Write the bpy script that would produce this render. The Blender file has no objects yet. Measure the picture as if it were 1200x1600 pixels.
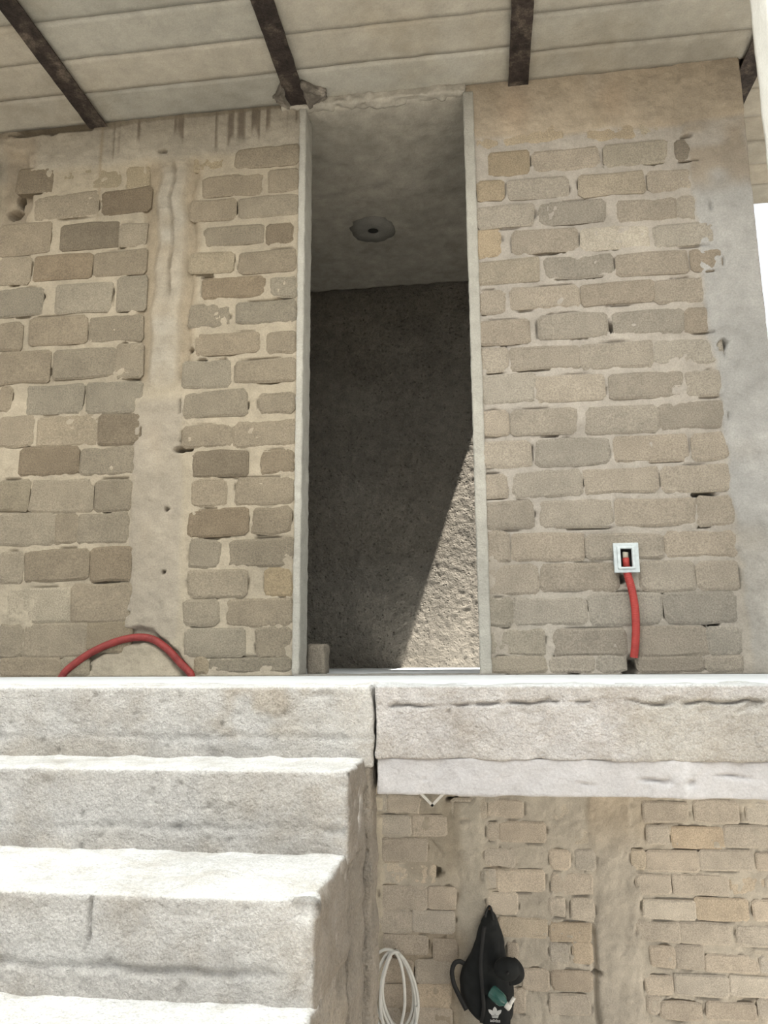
import bpy, bmesh, math, random
import numpy as np
from mathutils import Vector, Matrix

# ------------------------------------------------------------------ camera, sky, sun, exposure
SC = bpy.context.scene
COL = SC.collection
W_, H_ = 1200, 1600
cam_d = bpy.data.cameras.new('camera')
cam_d.sensor_fit = 'VERTICAL'
cam_d.sensor_height = 36.0
cam_d.lens = 1200.0 / 1600.0 * 36.0
cam_d.clip_start = 0.02
cam = bpy.data.objects.new('camera', cam_d)
COL.objects.link(cam)
YAW, PITCH, ROLL = math.radians(7.4), math.radians(10.6), math.radians(-0.45)
fw = Vector((-math.sin(YAW) * math.cos(PITCH), math.cos(YAW) * math.cos(PITCH), math.sin(PITCH)))
rt = Vector((math.cos(YAW), math.sin(YAW), 0))
up = rt.cross(fw)
rt2 = rt * math.cos(ROLL) + up * math.sin(ROLL)
up2 = -rt * math.sin(ROLL) + up * math.cos(ROLL)
mw = Matrix((rt2, up2, -fw)).transposed().to_4x4()
mw.translation = Vector((0, 0, 0.075))
cam.matrix_world = mw
SC.camera = cam

wd = bpy.data.worlds.new('sky')
SC.world = wd
wd.use_nodes = True
wn, wl = wd.node_tree.nodes, wd.node_tree.links
bg = wn['Background']
SKY_STRENGTH = 1.62
bg.inputs['Strength'].default_value = SKY_STRENGTH
tcw = wn.new('ShaderNodeTexCoord')
sep = wn.new('ShaderNodeSeparateXYZ')
rampw = wn.new('ShaderNodeValToRGB')      # hazy, overcast-like sky: a little brighter overhead
rampw.color_ramp.elements[0].position = 0.0
rampw.color_ramp.elements[0].color = (0.92, 0.94, 0.95, 1)
rampw.color_ramp.elements[1].position = 1.0
rampw.color_ramp.elements[1].color = (1.0, 1.0, 1.0, 1)
wl.new(tcw.outputs['Generated'], sep.inputs[0])
wl.new(sep.outputs['Z'], rampw.inputs['Fac'])
wl.new(rampw.outputs['Color'], bg.inputs['Color'])

sun_d = bpy.data.lights.new('sun', 'SUN')
sun_d.energy = 30.0
sun_d.angle = math.radians(0.7)
sun_d.color = (1.0, 0.95, 0.87)
sun = bpy.data.objects.new('sun', sun_d)
COL.objects.link(sun)
SUN_DIR = Vector((-0.326, 0.30, -1.0)).normalized()
sun.rotation_euler = SUN_DIR.to_track_quat('-Z', 'Y').to_euler()
sun.location = (3, -2, 9)

SC.view_settings.view_transform = 'Standard'
SC.view_settings.look = 'None'
SC.view_settings.exposure = -0.62
SC.view_settings.gamma = 1.0
SC.view_settings.use_curve_mapping = False

# ------------------------------------------------------------------ helpers
random.seed(7)
RNG = np.random.default_rng(11)


def hash_n(i, j, k, seed):
    with np.errstate(over='ignore'):
        h = (i.astype(np.uint32) * np.uint32(374761393) + j.astype(np.uint32) * np.uint32(668265263)
             + k.astype(np.uint32) * np.uint32(2246822519) + np.uint32(seed * 3266489 + 77))
        h = (h ^ (h >> np.uint32(13))) * np.uint32(1274126177)
        h = (h ^ (h >> np.uint32(16))) * np.uint32(2654435761)
        h = h ^ (h >> np.uint32(15))
    return h.astype(np.float64) / 4294967295.0


def vnoise(p, scale, seed=0):
    """smooth value noise in -1..1; p is (n,3) or (n,2)"""
    q = np.asarray(p, float) * scale + 1000.0
    if q.shape[1] == 2:
        q = np.column_stack([q, np.full(len(q), 0.37 + seed)])
    i = np.floor(q).astype(np.int64)
    f = q - i
    f = f * f * (3 - 2 * f)
    out = np.zeros(len(q))
    for a in (0, 1):
        for b in (0, 1):
            for c in (0, 1):
                w = (f[:, 0] if a else 1 - f[:, 0]) * (f[:, 1] if b else 1 - f[:, 1]) * (f[:, 2] if c else 1 - f[:, 2])
                out += w * hash_n(i[:, 0] + a, i[:, 1] + b, i[:, 2] + c, seed)
    return out * 2 - 1


def fbm(p, scale, octaves, seed=0, gain=0.5):
    t = np.zeros(len(p)); a = 1.0; s = scale
    for o in range(octaves):
        t += a * vnoise(p, s, seed + o * 17)
        a *= gain; s *= 2.03
    return t


def mesh_np(name, verts, faces, smooth=True, tint=None, mats=None, fmat=None):
    me = bpy.data.meshes.new(name)
    verts = np.asarray(verts, np.float32)
    if isinstance(faces, np.ndarray):
        k = faces.shape[1]; nf = len(faces)
        me.vertices.add(len(verts)); me.loops.add(nf * k); me.polygons.add(nf)
        me.vertices.foreach_set('co', verts.ravel())
        me.loops.foreach_set('vertex_index', faces.astype(np.int32).ravel())
        me.polygons.foreach_set('loop_start', np.arange(0, nf * k, k, dtype=np.int32))
        me.update(calc_edges=True)
    else:
        me.from_pydata([tuple(v) for v in verts.tolist()], [], faces)
        nf = len(faces)
    if smooth:
        me.polygons.foreach_set('use_smooth', np.ones(len(me.polygons), bool))
    if tint is not None:
        at = me.color_attributes.new('tint', 'FLOAT_COLOR', 'POINT')
        c = np.ones((len(verts), 4), np.float32); c[:, :3] = tint
        at.data.foreach_set('color', c.ravel())
    for m in (mats or []):
        me.materials.append(m)
    if fmat is not None:
        me.polygons.foreach_set('material_index', np.asarray(fmat, np.int32))
    me.validate()
    return me


def obj(name, me, parent=None, loc=None, rot=None):
    o = bpy.data.objects.new(name, me)
    COL.objects.link(o)
    if parent is not None:
        o.parent = parent
    if loc is not None:
        o.location = loc
    if rot is not None:
        o.rotation_euler = rot
    return o


def thing(name, label, cat, loc=(0, 0, 0), rot=(0, 0, 0), group=None):
    o = obj(name, None, None, loc, rot)
    o.empty_display_size = 0.05
    o['label'] = label; o['category'] = cat
    if group:
        o['group'] = group
    return o


def tag(o, label, cat, group=None):
    o['label'] = label; o['category'] = cat
    if group:
        o['group'] = group
    return o


def struct(o, label=None):
    o['kind'] = 'structure'
    if label:
        o['label'] = label
    return o


# ---- materials
def nd(nt, t, **kw):
    n = nt.nodes.new(t)
    for k, v in kw.items():
        setattr(n, k, v)
    return n


def mineral(name, col, var=0.18, big=2.5, mid=14.0, fine=160.0, bump=0.5, bump_d=0.006, pit=0.0,
            rough=0.92, attr=False, objcol=False, stain=None, stain_amt=0.0, stain_scale=4.0, speck=0.12):
    """concrete / mortar / brick: base colour with blotches, grain, fine relief"""
    m = bpy.data.materials.new(name); m.use_nodes = True
    nt = m.node_tree; L = nt.links
    b = nt.nodes['Principled BSDF']
    b.inputs['Roughness'].default_value = rough
    if 'Specular IOR Level' in b.inputs:
        b.inputs['Specular IOR Level'].default_value = 0.25
    g = nd(nt, 'ShaderNodeNewGeometry')
    pos = g.outputs['Position']

    def noise(scale, det, rgh=0.6):
        n = nd(nt, 'ShaderNodeTexNoise'); n.inputs['Scale'].default_value = scale
        n.inputs['Detail'].default_value = det; n.inputs['Roughness'].default_value = rgh
        L.new(pos, n.inputs['Vector']); return n.outputs['Fac']

    def mapr(s, a, b_, c=0.3, d=0.7):
        r = nd(nt, 'ShaderNodeMapRange'); r.inputs['From Min'].default_value = c; r.inputs['From Max'].default_value = d
        r.inputs['To Min'].default_value = a; r.inputs['To Max'].default_value = b_
        L.new(s, r.inputs['Value']); return r.outputs['Result']

    def mul(a, b_):
        n = nd(nt, 'ShaderNodeMath', operation='MULTIPLY')
        L.new(a, n.inputs[0]); L.new(b_, n.inputs[1]); return n.outputs[0]

    nb = noise(big, 4); nm = noise(mid, 4); nf = noise(fine, 3, 0.7)
    f = mul(mul(mapr(nb, 1 - var, 1 + var), mapr(nm, 1 - var * 0.8, 1 + var * 0.8)), mapr(nf, 1 - speck * 1.6, 1 + speck))
    base = nd(nt, 'ShaderNodeRGB'); base.outputs[0].default_value = (*col, 1)
    c = base.outputs[0]
    if stain is not None:
        mx = nd(nt, 'ShaderNodeMix', data_type='RGBA')
        ns = noise(stain_scale, 5)
        L.new(mapr(ns, 0, stain_amt, 0.48, 0.68), mx.inputs['Factor'])
        L.new(c, mx.inputs[6]); mx.inputs[7].default_value = (*stain, 1)
        c = mx.outputs[2]
    if attr:
        a = nd(nt, 'ShaderNodeAttribute'); a.attribute_name = 'tint'
        mx = nd(nt, 'ShaderNodeMix', data_type='RGBA', blend_type='MULTIPLY'); mx.inputs['Factor'].default_value = 1
        L.new(c, mx.inputs[6]); L.new(a.outputs['Color'], mx.inputs[7]); c = mx.outputs[2]
    if objcol:
        a = nd(nt, 'ShaderNodeObjectInfo')
        mx = nd(nt, 'ShaderNodeMix', data_type='RGBA', blend_type='MULTIPLY'); mx.inputs['Factor'].default_value = 1
        L.new(c, mx.inputs[6]); L.new(a.outputs['Color'], mx.inputs[7]); c = mx.outputs[2]
    v = nd(nt, 'ShaderNodeVectorMath', operation='SCALE')
    L.new(c, v.inputs[0]); L.new(f, v.inputs['Scale'])
    L.new(v.outputs[0], b.inputs['Base Color'])
    # fine relief
    h1 = noise(fine * 0.45, 5, 0.65)
    h2 = noise(mid * 2.2, 4, 0.6)
    ad = nd(nt, 'ShaderNodeMath', operation='ADD'); L.new(h1, ad.inputs[0]); L.new(h2, ad.inputs[1])
    hh = ad.outputs[0]
    if pit > 0:
        vo = nd(nt, 'ShaderNodeTexVoronoi'); vo.inputs['Scale'].default_value = 38
        L.new(pos, vo.inputs['Vector'])
        pr = mapr(vo.outputs['Distance'], -pit, 0, 0.05, 0.28)
        ad2 = nd(nt, 'ShaderNodeMath', operation='ADD'); L.new(hh, ad2.inputs[0]); L.new(pr, ad2.inputs[1]); hh = ad2.outputs[0]
    bp = nd(nt, 'ShaderNodeBump'); bp.inputs['Strength'].default_value = bump; bp.inputs['Distance'].default_value = bump_d
    L.new(hh, bp.inputs['Height']); L.new(bp.outputs[0], b.inputs['Normal'])
    return m


def plain(name, col, rough=0.6, metal=0.0, var=0.08, scale=30.0, bump=0.0, trans=0.0, ior=1.45, alpha=None):
    m = bpy.data.materials.new(name); m.use_nodes = True
    nt = m.node_tree; L = nt.links
    b = nt.nodes['Principled BSDF']
    b.inputs['Roughness'].default_value = rough; b.inputs['Metallic'].default_value = metal
    b.inputs['Transmission Weight'].default_value = trans; b.inputs['IOR'].default_value = ior
    tc = nd(nt, 'ShaderNodeTexCoord'); n = nd(nt, 'ShaderNodeTexNoise'); n.inputs['Scale'].default_value = scale
    n.inputs['Detail'].default_value = 4
    L.new(tc.outputs['Object'], n.inputs['Vector'])
    r = nd(nt, 'ShaderNodeMapRange'); r.inputs['From Min'].default_value = 0.3; r.inputs['From Max'].default_value = 0.7
    r.inputs['To Min'].default_value = 1 - var; r.inputs['To Max'].default_value = 1 + var
    L.new(n.outputs['Fac'], r.inputs['Value'])
    base = nd(nt, 'ShaderNodeRGB'); base.outputs[0].default_value = (*col, 1)
    v = nd(nt, 'ShaderNodeVectorMath', operation='SCALE')
    L.new(base.outputs[0], v.inputs[0]); L.new(r.outputs['Result'], v.inputs['Scale'])
    L.new(v.outputs[0], b.inputs['Base Color'])
    if bump:
        bp = nd(nt, 'ShaderNodeBump'); bp.inputs['Strength'].default_value = bump; bp.inputs['Distance'].default_value = 0.003
        L.new(n.outputs['Fac'], bp.inputs['Height']); L.new(bp.outputs[0], b.inputs['Normal'])
    return m


M_MORTAR = mineral('mortar', (0.335, 0.294, 0.232), var=0.16, attr=True, bump=0.7, bump_d=0.005, speck=0.10)
M_BRICK = mineral('block_concrete', (0.246, 0.213, 0.168), var=0.12, objcol=True, bump=0.7, bump_d=0.005, speck=0.22, fine=190)
M_LOWMORTAR = mineral('lower_mortar', (0.475, 0.437, 0.373), var=0.14, attr=True, bump=0.6, bump_d=0.008, speck=0.10)
M_RISER = mineral('cast_concrete_pale', (0.475, 0.458, 0.438), var=0.13, bump=1.0, bump_d=0.008, pit=0.25, attr=True, speck=0.16, mid=36, fine=210,
                  stain=(0.33, 0.295, 0.25), stain_amt=0.55, stain_scale=8.0)
M_FLOOR = mineral('floor_screed', (0.62, 0.645, 0.66), var=0.05, bump=0.3, speck=0.05)
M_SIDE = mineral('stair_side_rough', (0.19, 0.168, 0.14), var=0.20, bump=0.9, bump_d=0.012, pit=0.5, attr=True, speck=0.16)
M_BEAM = mineral('beam_concrete', (0.47, 0.455, 0.445), var=0.08, bump=0.5, attr=True, speck=0.08)
M_PLANK = mineral('ceiling_plank', (0.335, 0.316, 0.273), var=0.14, bump=0.35, objcol=True, speck=0.07, big=1.6,
                  stain=(0.24, 0.205, 0.15), stain_amt=0.45, stain_scale=2.2)
M_STEEL = mineral('rusty_steel', (0.028, 0.021, 0.018), var=0.5, bump=0.3, rough=0.75, big=9, mid=40, speck=0.25,
                  stain=(0.15, 0.12, 0.095), stain_amt=0.6, stain_scale=13.0)
M_PLASTER = mineral('rough_plaster', (0.215, 0.195, 0.163), var=0.2, bump=1.0, bump_d=0.02, pit=0.8, attr=True, speck=0.15, mid=22, fine=130)
M_BATHCEIL = mineral('bathroom_ceiling_plaster', (0.33, 0.305, 0.26), var=0.2, bump=0.4, speck=0.08, big=2.2)
M_JAMB = mineral('jamb_mortar', (0.345, 0.328, 0.285), var=0.13, bump=0.8, speck=0.08)
M_COLUMN = mineral('pale_column_plaster', (0.74, 0.73, 0.68), var=0.05, bump=0.35, speck=0.05)
M_GROUND = mineral('ground_earth', (0.22, 0.20, 0.165), var=0.15, bump=0.5, big=0.6, mid=4)
M_HOUSEFLOOR = mineral('house_floor', (0.56, 0.53, 0.48), var=0.08, bump=0.3)
M_PATCH = mineral('grey_patch', (0.20, 0.19, 0.17), var=0.12, bump=0.5, speck=0.1)
M_SMEAR = mineral('dirty_mortar', (0.12, 0.105, 0.088), var=0.25, bump=0.7, stain=(0.3, 0.27, 0.23), stain_amt=0.7, stain_scale=16)
M_DARK = plain('cavity_shade', (0.02, 0.019, 0.017), rough=0.95)  # near-black colour stands in for the shade inside cavities
M_RED = plain('red_conduit', (0.34, 0.036, 0.028), rough=0.55, var=0.12)
M_RED_SHADED = plain('red_conduit_shaded', (0.20, 0.024, 0.02), rough=0.6, var=0.2)  # same red conduit, its shade put into a darker colour
M_GALV = plain('galvanised_steel', (0.50, 0.54, 0.54), rough=0.45, metal=0.6, var=0.12, scale=60)
M_BLACK = plain('black_fabric', (0.010, 0.012, 0.013), rough=0.85, var=0.3, scale=25, bump=0.3)
M_BLACK2 = plain('black_webbing', (0.016, 0.017, 0.018), rough=0.7)
M_WHITEPL = plain('white_plastic', (0.78, 0.78, 0.75), rough=0.45)
M_HOSE = plain('white_hose', (0.66, 0.66, 0.63), rough=0.4, var=0.06)
M_EMBLEM = plain('emblem_print', (0.62, 0.63, 0.63), rough=0.6)
M_TEAL = plain('teal_plastic', (0.16, 0.42, 0.38), rough=0.10, trans=0.75)
M_NAIL = plain('rusty_nail', (0.12, 0.07, 0.04), rough=0.6, metal=0.5)
M_PVC = plain('pipe_mortar', (0.60, 0.57, 0.50), rough=0.7)


# ---- shapes
def grid_faces(nu, nv, off=0):
    i = np.arange(nu - 1); j = np.arange(nv - 1)
    I, J = np.meshgrid(i, j, indexing='ij')
    a = (I * nv + J).ravel() + off
    return np.column_stack([a, a + nv, a + nv + 1, a + 1])


def rough_box(x0, x1, y0, y1, z0, z1, res=(.02, .02, .02), r=0.006, amp=0.003, scale=14, octs=3, seed=0, tintf=None, mat=None, name='box', extra=None):
    """closed box, rounded edges, displaced by 3-D noise"""
    xs = np.linspace(x0, x1, max(2, int(round((x1 - x0) / res[0])) + 1))
    ys = np.linspace(y0, y1, max(2, int(round((y1 - y0) / res[1])) + 1))
    zs = np.linspace(z0, z1, max(2, int(round((z1 - z0) / res[2])) + 1))
    V = []; Fc = []; off = 0

    def add(A, B, mk, flip):
        nonlocal off
        I, J = np.meshgrid(A, B, indexing='ij')
        P = mk(I.ravel(), J.ravel())
        f = grid_faces(len(A), len(B), off)
        V.append(P); Fc.append(f[:, ::-1] if flip else f); off += len(P)
    st = lambda a, b, c: np.column_stack([a, b, c])
    fl = lambda v, n: np.full(n, v)
    add(xs, ys, lambda a, b: st(a, b, fl(z1, len(a))), False)
    add(xs, ys, lambda a, b: st(a, b, fl(z0, len(a))), True)
    add(xs, zs, lambda a, b: st(a, fl(y0, len(a)), b), False)
    add(xs, zs, lambda a, b: st(a, fl(y1, len(a)), b), True)
    add(ys, zs, lambda a, b: st(fl(x1, len(a)), a, b), False)
    add(ys, zs, lambda a, b: st(fl(x0, len(a)), a, b), True)
    P = np.vstack(V); Q = np.vstack(Fc)
    key = np.round(P * 1e5).astype(np.int64)
    _, idx, inv = np.unique(key, axis=0, return_index=True, return_inverse=True)
    P = P[idx]; Q = inv.ravel()[Q]
    lo = np.array([x0 + r, y0 + r, z0 + r]); hi = np.array([x1 - r, y1 - r, z1 - r])
    core = np.clip(P, lo, hi)
    d = P - core
    d /= np.linalg.norm(d, axis=1)[:, None] + 1e-12
    disp = amp * fbm(P, scale, octs, seed)
    P2 = core + d * (r + disp)[:, None]
    if extra is not None:
        P2 = extra(P2, d)
    t = tintf(P2) if tintf else np.ones((len(P2), 3))
    return mesh_np(name, P2, Q, True, t, [mat] if mat else None)


def tube(path, rad, seg=10, closed=False, cap=True, radf=None):
    """verts, faces of a swept circle along a polyline"""
    P = np.asarray(path, float); n = len(P)
    if closed:
        T = np.roll(P, -1, 0) - np.roll(P, 1, 0)
    else:
        T = np.gradient(P, axis=0)
    T /= np.linalg.norm(T, axis=1)[:, None] + 1e-12
    u = np.cross(T[0], [0.13, 0.97, 0.2]); u /= np.linalg.norm(u)
    V = []
    for i in range(n):
        u = u - T[i] * np.dot(u, T[i]); u /= np.linalg.norm(u)
        w = np.cross(T[i], u)
        rr = rad if radf is None else radf(i)
        a = np.arange(seg) * 2 * math.pi / seg
        V.append(P[i] + rr * (np.cos(a)[:, None] * u + np.sin(a)[:, None] * w))
    V = np.vstack(V); Fq = []
    for i in range(n if closed else n - 1):
        i2 = (i + 1) % n
        for k in range(seg):
            k2 = (k + 1) % seg
            Fq.append((i * seg + k, i * seg + k2, i2 * seg + k2, i2 * seg + k))
    if cap and not closed:
        Fq.append(tuple(range(seg))[::-1]); Fq.append(tuple(range((n - 1) * seg, n * seg)))
    return V, Fq


def merge(parts):
    V = []; Fq = []; o = 0
    for v, f in parts:
        V.append(np.asarray(v, float)); Fq += [tuple(int(i) + o for i in q) for q in f]; o += len(v)
    return np.vstack(V), Fq


def boxvf(x0, x1, y0, y1, z0, z1):
    v = [(x0, y0, z0), (x1, y0, z0), (x1, y1, z0), (x0, y1, z0), (x0, y0, z1), (x1, y0, z1), (x1, y1, z1), (x0, y1, z1)]
    f = [(0, 3, 2, 1), (4, 5, 6, 7), (0, 1, 5, 4), (1, 2, 6, 5), (2, 3, 7, 6), (3, 0, 4, 7)]
    return np.array(v), f


def spline(pts, n=12):
    """Catmull-Rom through pts"""
    P = np.asarray(pts, float); P = np.vstack([2 * P[0] - P[1], P, 2 * P[-1] - P[-2]])
    out = []
    for i in range(1, len(P) - 2):
        for t in np.linspace(0, 1, n, endpoint=False):
            a, b, c, d = P[i - 1], P[i], P[i + 1], P[i + 2]
            out.append(0.5 * (2 * b + (c - a) * t + (2 * a - 5 * b + 4 * c - d) * t * t + (3 * b - a - 3 * c + d) * t ** 3))
    out.append(P[-2]); return np.array(out)


def bevel(me, w, seg=2):
    bm = bmesh.new(); bm.from_mesh(me)
    bmesh.ops.bevel(bm, geom=bm.edges[:], offset=w, segments=seg, affect='EDGES', profile=0.5)
    bm.to_mesh(me); bm.free(); return me


# ---- brick walls: mortar relief (one heightfield) + every block a part of its own
TONE = {'n': (1.0, 1.0, 1.0), 'd': (0.80, 0.76, 0.72), 't': (1.14, 1.04, 0.88), 'l': (1.30, 1.29, 1.27), 'g': (1.03, 1.02, 0.98), 'f': (1.16, 1.12, 1.02)}


def parse(txt, gw=0.010, gh=0.013):
    out = []
    for tok in txt.split():
        a = tok.split(',')
        out.append((float(a[0]), float(a[1]), float(a[2]) + gw, float(a[3]) + gh, a[4]))
    return out


def brick_mesh(w, h, seed, proud=0.005, ycut=0.03):
    """irregular block face, 48 triangles; local y = 0 is the mortar plane, -y faces the viewer"""
    rs = np.random.default_rng(seed)
    c = min(0.014, h * 0.2) * (0.7 + 0.6 * rs.random(4))
    hw, hh = w / 2, h / 2
    pts = [(-hw + c[0], -hh), (0, -hh), (hw - c[1], -hh), (hw, -hh + c[1]), (hw, hh - c[2]), (hw - c[2], hh), (0, hh), (-hw + c[3], hh), (-hw, hh - c[3]), (-hw, -hh + c[0])]
    p = np.array(pts); p += rs.normal(0, 0.0028, p.shape)
    # slightly out of true
    a = rs.normal(0, 0.006); p = p @ np.array([[1, a], [-a, 1]])
    n = len(p)
    inn = p * (1 - np.minimum(0.010 / np.maximum(np.abs([hw, hh]), 1e-3), 0.3))
    tilt = rs.normal(0, 0.010, 2)
    dy = lambda q: -proud + (q @ tilt)
    back = np.column_stack([p[:, 0], np.full(n, ycut), p[:, 1]])
    mid = np.column_stack([p[:, 0], dy(p) + 0.0045, p[:, 1]])
    fr = np.column_stack([inn[:, 0], dy(inn) + rs.normal(0, 0.0008, n), inn[:, 1]])
    V = np.vstack([back, mid, fr]); Fq = []
    for i in range(n):
        j = (i + 1) % n
        Fq.append((i, j, n + j, n + i)); Fq.append((n + i, n + j, 2 * n + j, 2 * n + i))
    Fq.append(tuple(range(2 * n, 3 * n)))
    me = mesh_np('brick', V, Fq, False, None, [M_BRICK])
    return me


def add_bricks(wall, bricks, Y, seed, tonemul=(1, 1, 1), proud=0.005, vary=1.0):
    rs = random.Random(seed)
    for k, (x, z, w, h, t) in enumerate(bricks):
        pr = proud + rs.uniform(-0.002, 0.003)
        if t == 'f':
            pr = -0.0005
        o = obj('brick', brick_mesh(w, h, seed * 1000 + k, pr), wall, (x, Y, z))
        g = 1 + vary * rs.uniform(-0.12, 0.12); c = [1 + vary * (q - 1) for q in TONE[t]]; wv = rs.uniform(-0.03, 0.03)
        o.color = (c[0] * g * tonemul[0] * (1 + wv), c[1] * g * tonemul[1], c[2] * g * tonemul[2] * (1 - wv), 1)


def smooth01(x):
    x = np.clip(x, 0, 1); return x * x * (3 - 2 * x)


def relief_wall(name, x0, x1, z0, z1, Y, thick, res, mat, bricks=(), pits=(), seed=1, hmod=None, tintf=None, amp=0.0035, cracks=0.42, cw=1.0):
    """wall with a displaced mortar face towards -y; h>0 is proud, pits are dug in"""
    xs = np.linspace(x0, x1, int((x1 - x0) / res) + 1); zs = np.linspace(z0, z1, int((z1 - z0) / res) + 1)
    X, Z = np.meshgrid(xs, zs, indexing='ij')
    p = np.column_stack([X.ravel(), Z.ravel()])
    h = amp * fbm(p, 9, 2, seed) + amp * 0.9 * fbm(p, 38, 3, seed + 5)
    rs = random.Random(seed)
    nz = len(zs)

    def dig(cx, cz, rx, rz, depth):
        i0, i1 = np.searchsorted(xs, [cx - rx * 2.2, cx + rx * 2.2]); j0, j1 = np.searchsorted(zs, [cz - rz * 2.2, cz + rz * 2.2])
        if i1 <= i0 or j1 <= j0:
            return
        ii, jj = np.meshgrid(np.arange(i0, i1), np.arange(j0, j1), indexing='ij')
        idx = (ii * nz + jj).ravel()
        q = p[idx]
        w = 1 + 0.35 * vnoise(q, 70, seed + 9)
        d = np.sqrt(((q[:, 0] - cx) / rx) ** 2 + ((q[:, 1] - cz) / rz) ** 2) * w
        h[idx] -= depth * (1 - smooth01((d - 0.55) / 0.6))
    # gaps along some block edges
    for (bx, bz, bw, bh, t) in bricks:
        if t == 'f':
            continue
        for side in range(4):
            if rs.random() < cracks:
                ln = rs.uniform(0.25, 0.8)
                dep = rs.uniform(0.010, 0.028)
                if side < 2:
                    cz = bz + (bh / 2 + 0.001) * (1 if side else -1)
                    dig(bx + rs.uniform(-0.5, 0.5) * bw * (1 - ln), cz, bw * ln * 0.5, cw * rs.uniform(.003, .0055), dep)
                else:
                    cx = bx + (bw / 2 + 0.001) * (1 if side == 3 else -1)
                    dig(cx, bz + rs.uniform(-0.3, 0.3) * bh * (1 - ln), cw * rs.uniform(.003, .0055), bh * ln * 0.5, dep)
    for (cx, cz, rx, rz, dp) in pits:
        dig(cx, cz, rx * 1.15, rz * 1.25, min(dp * 2.2, thick * 0.75))
    if hmod is not None:
        h = hmod(p, h)
    tint = tintf(p) if tintf else np.ones((len(p), 3))
    P = np.column_stack([p[:, 0], Y - h, p[:, 1]])
    n = len(P)
    F1 = grid_faces(len(xs), nz)
    # closed body: ring + back
    ring = np.concatenate([np.arange(len(xs)) * nz, (len(xs) - 1) * nz + np.arange(1, nz),
                           (np.arange(len(xs) - 1)[::-1]) * nz + nz - 1, np.arange(1, nz - 1)[::-1]])
    B = P[ring].copy(); B[:, 1] = Y + thick
    m = len(ring)
    k = np.arange(m); k2 = (k + 1) % m
    F2 = np.column_stack([ring[k], n + k, n + k2, ring[k2]])
    c = np.array([[(x0 + x1) / 2, Y + thick, (z0 + z1) / 2]])
    F3 = np.column_stack([n + k, np.full(m, n + m), np.full(m, n + m), n + k2])
    allv = np.vstack([P, B, c]); tt = np.vstack([tint, np.ones((m + 1, 3)) * tint.mean(0)])
    me = mesh_np(name, allv, np.vstack([F1, F2]), True, tt, [mat])
    bm = bmesh.new(); bm.from_mesh(me); bm.verts.ensure_lookup_table()
    try:
        bm.faces.new([bm.verts[n + int(i)] for i in k])
    except Exception:
        pass
    # the centre vertex is unused
    bm.verts.remove(bm.verts[n + m]) if not bm.verts[n + m].link_faces else None
    bm.to_mesh(me); bm.free()
    return obj(name, me)


def lerp(a, b, t):
    return a + (b - a) * t

# ---- measured block layout: centre x, centre z, width, height (metres), tone
LEFT_BRICKS = """-2.015,2.267,0.169,0.112,d -1.737,2.256,0.276,0.108,f -1.516,2.234,0.104,0.108,f -1.174,2.288,0.136,0.086,f -0.905,2.277,0.284,0.082,n -1.062,2.151,0.260,0.089,n -0.826,2.152,0.124,0.097,n -1.850,2.120,0.300,0.106,n -1.562,2.119,0.232,0.105,d -1.147,2.034,0.201,0.088,n -0.892,2.029,0.260,0.087,n -2.047,1.970,0.245,0.143,n -1.727,1.957,0.265,0.113,d -1.522,1.951,0.121,0.097,n -1.049,1.903,0.263,0.077,n -0.840,1.898,0.108,0.084,d -2.082,1.816,0.145,0.123,n -1.846,1.814,0.265,0.110,d -1.572,1.815,0.234,0.103,n -1.148,1.779,0.190,0.084,g -0.892,1.768,0.240,0.087,n -2.039,1.656,0.202,0.119,n -1.736,1.657,0.254,0.122,n -1.510,1.663,0.125,0.145,n -1.045,1.657,0.265,0.080,d -0.820,1.645,0.101,0.082,n -2.074,1.495,0.104,0.115,n -1.845,1.509,0.255,0.115,n -1.574,1.500,0.234,0.108,n -1.149,1.531,0.169,0.090,n -0.896,1.532,0.254,0.085,n -1.994,1.345,0.236,0.134,n -1.715,1.344,0.275,0.124,n -1.504,1.347,0.111,0.148,n -1.058,1.398,0.268,0.081,n -0.825,1.391,0.117,0.084,n -2.073,1.204,0.051,0.107,n -1.840,1.188,0.250,0.118,n -1.565,1.183,0.239,0.123,n -1.151,1.266,0.202,0.105,n -0.890,1.266,0.250,0.084,n -2.010,1.051,0.151,0.121,n -1.766,1.043,0.275,0.122,l -1.530,1.038,0.172,0.124,d -1.114,1.128,0.277,0.098,n -0.840,1.121,0.144,0.076,n -1.134,0.990,0.213,0.085,n -0.889,0.990,0.256,0.095,n -1.845,0.910,0.261,0.108,d -1.580,0.902,0.239,0.106,n -1.079,0.868,0.231,0.098,d -0.832,0.867,0.134,0.085,d -1.994,0.765,0.130,0.118,g -1.774,0.754,0.273,0.120,n -1.539,0.750,0.149,0.124,n -1.122,0.745,0.142,0.102,n -0.882,0.744,0.237,0.096,n -1.924,0.617,0.244,0.126,n -1.743,0.612,0.088,0.116,n -1.577,0.609,0.217,0.110,n -1.080,0.620,0.245,0.099,d -0.851,0.620,0.145,0.091,n -1.982,0.453,0.097,0.115,n -1.776,0.457,0.269,0.118,d -1.533,0.457,0.170,0.129,d -1.133,0.492,0.123,0.095,n -0.890,0.489,0.262,0.097,n -1.845,0.294,0.271,0.122,l -1.566,0.298,0.254,0.138,n -1.073,0.368,0.233,0.098,n -0.815,0.368,0.104,0.098,t -1.955,0.145,0.095,0.117,n -1.759,0.148,0.261,0.126,n -1.525,0.159,0.186,0.109,g -1.137,0.251,0.134,0.088,n -0.893,0.247,0.263,0.096,n -1.861,0.041,0.264,0.061,n -1.663,0.041,0.110,0.064,g -1.077,0.133,0.233,0.096,n -0.833,0.131,0.136,0.106,n -1.129,0.043,0.044,0.048,g -0.927,0.043,0.337,0.044,n"""
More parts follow.
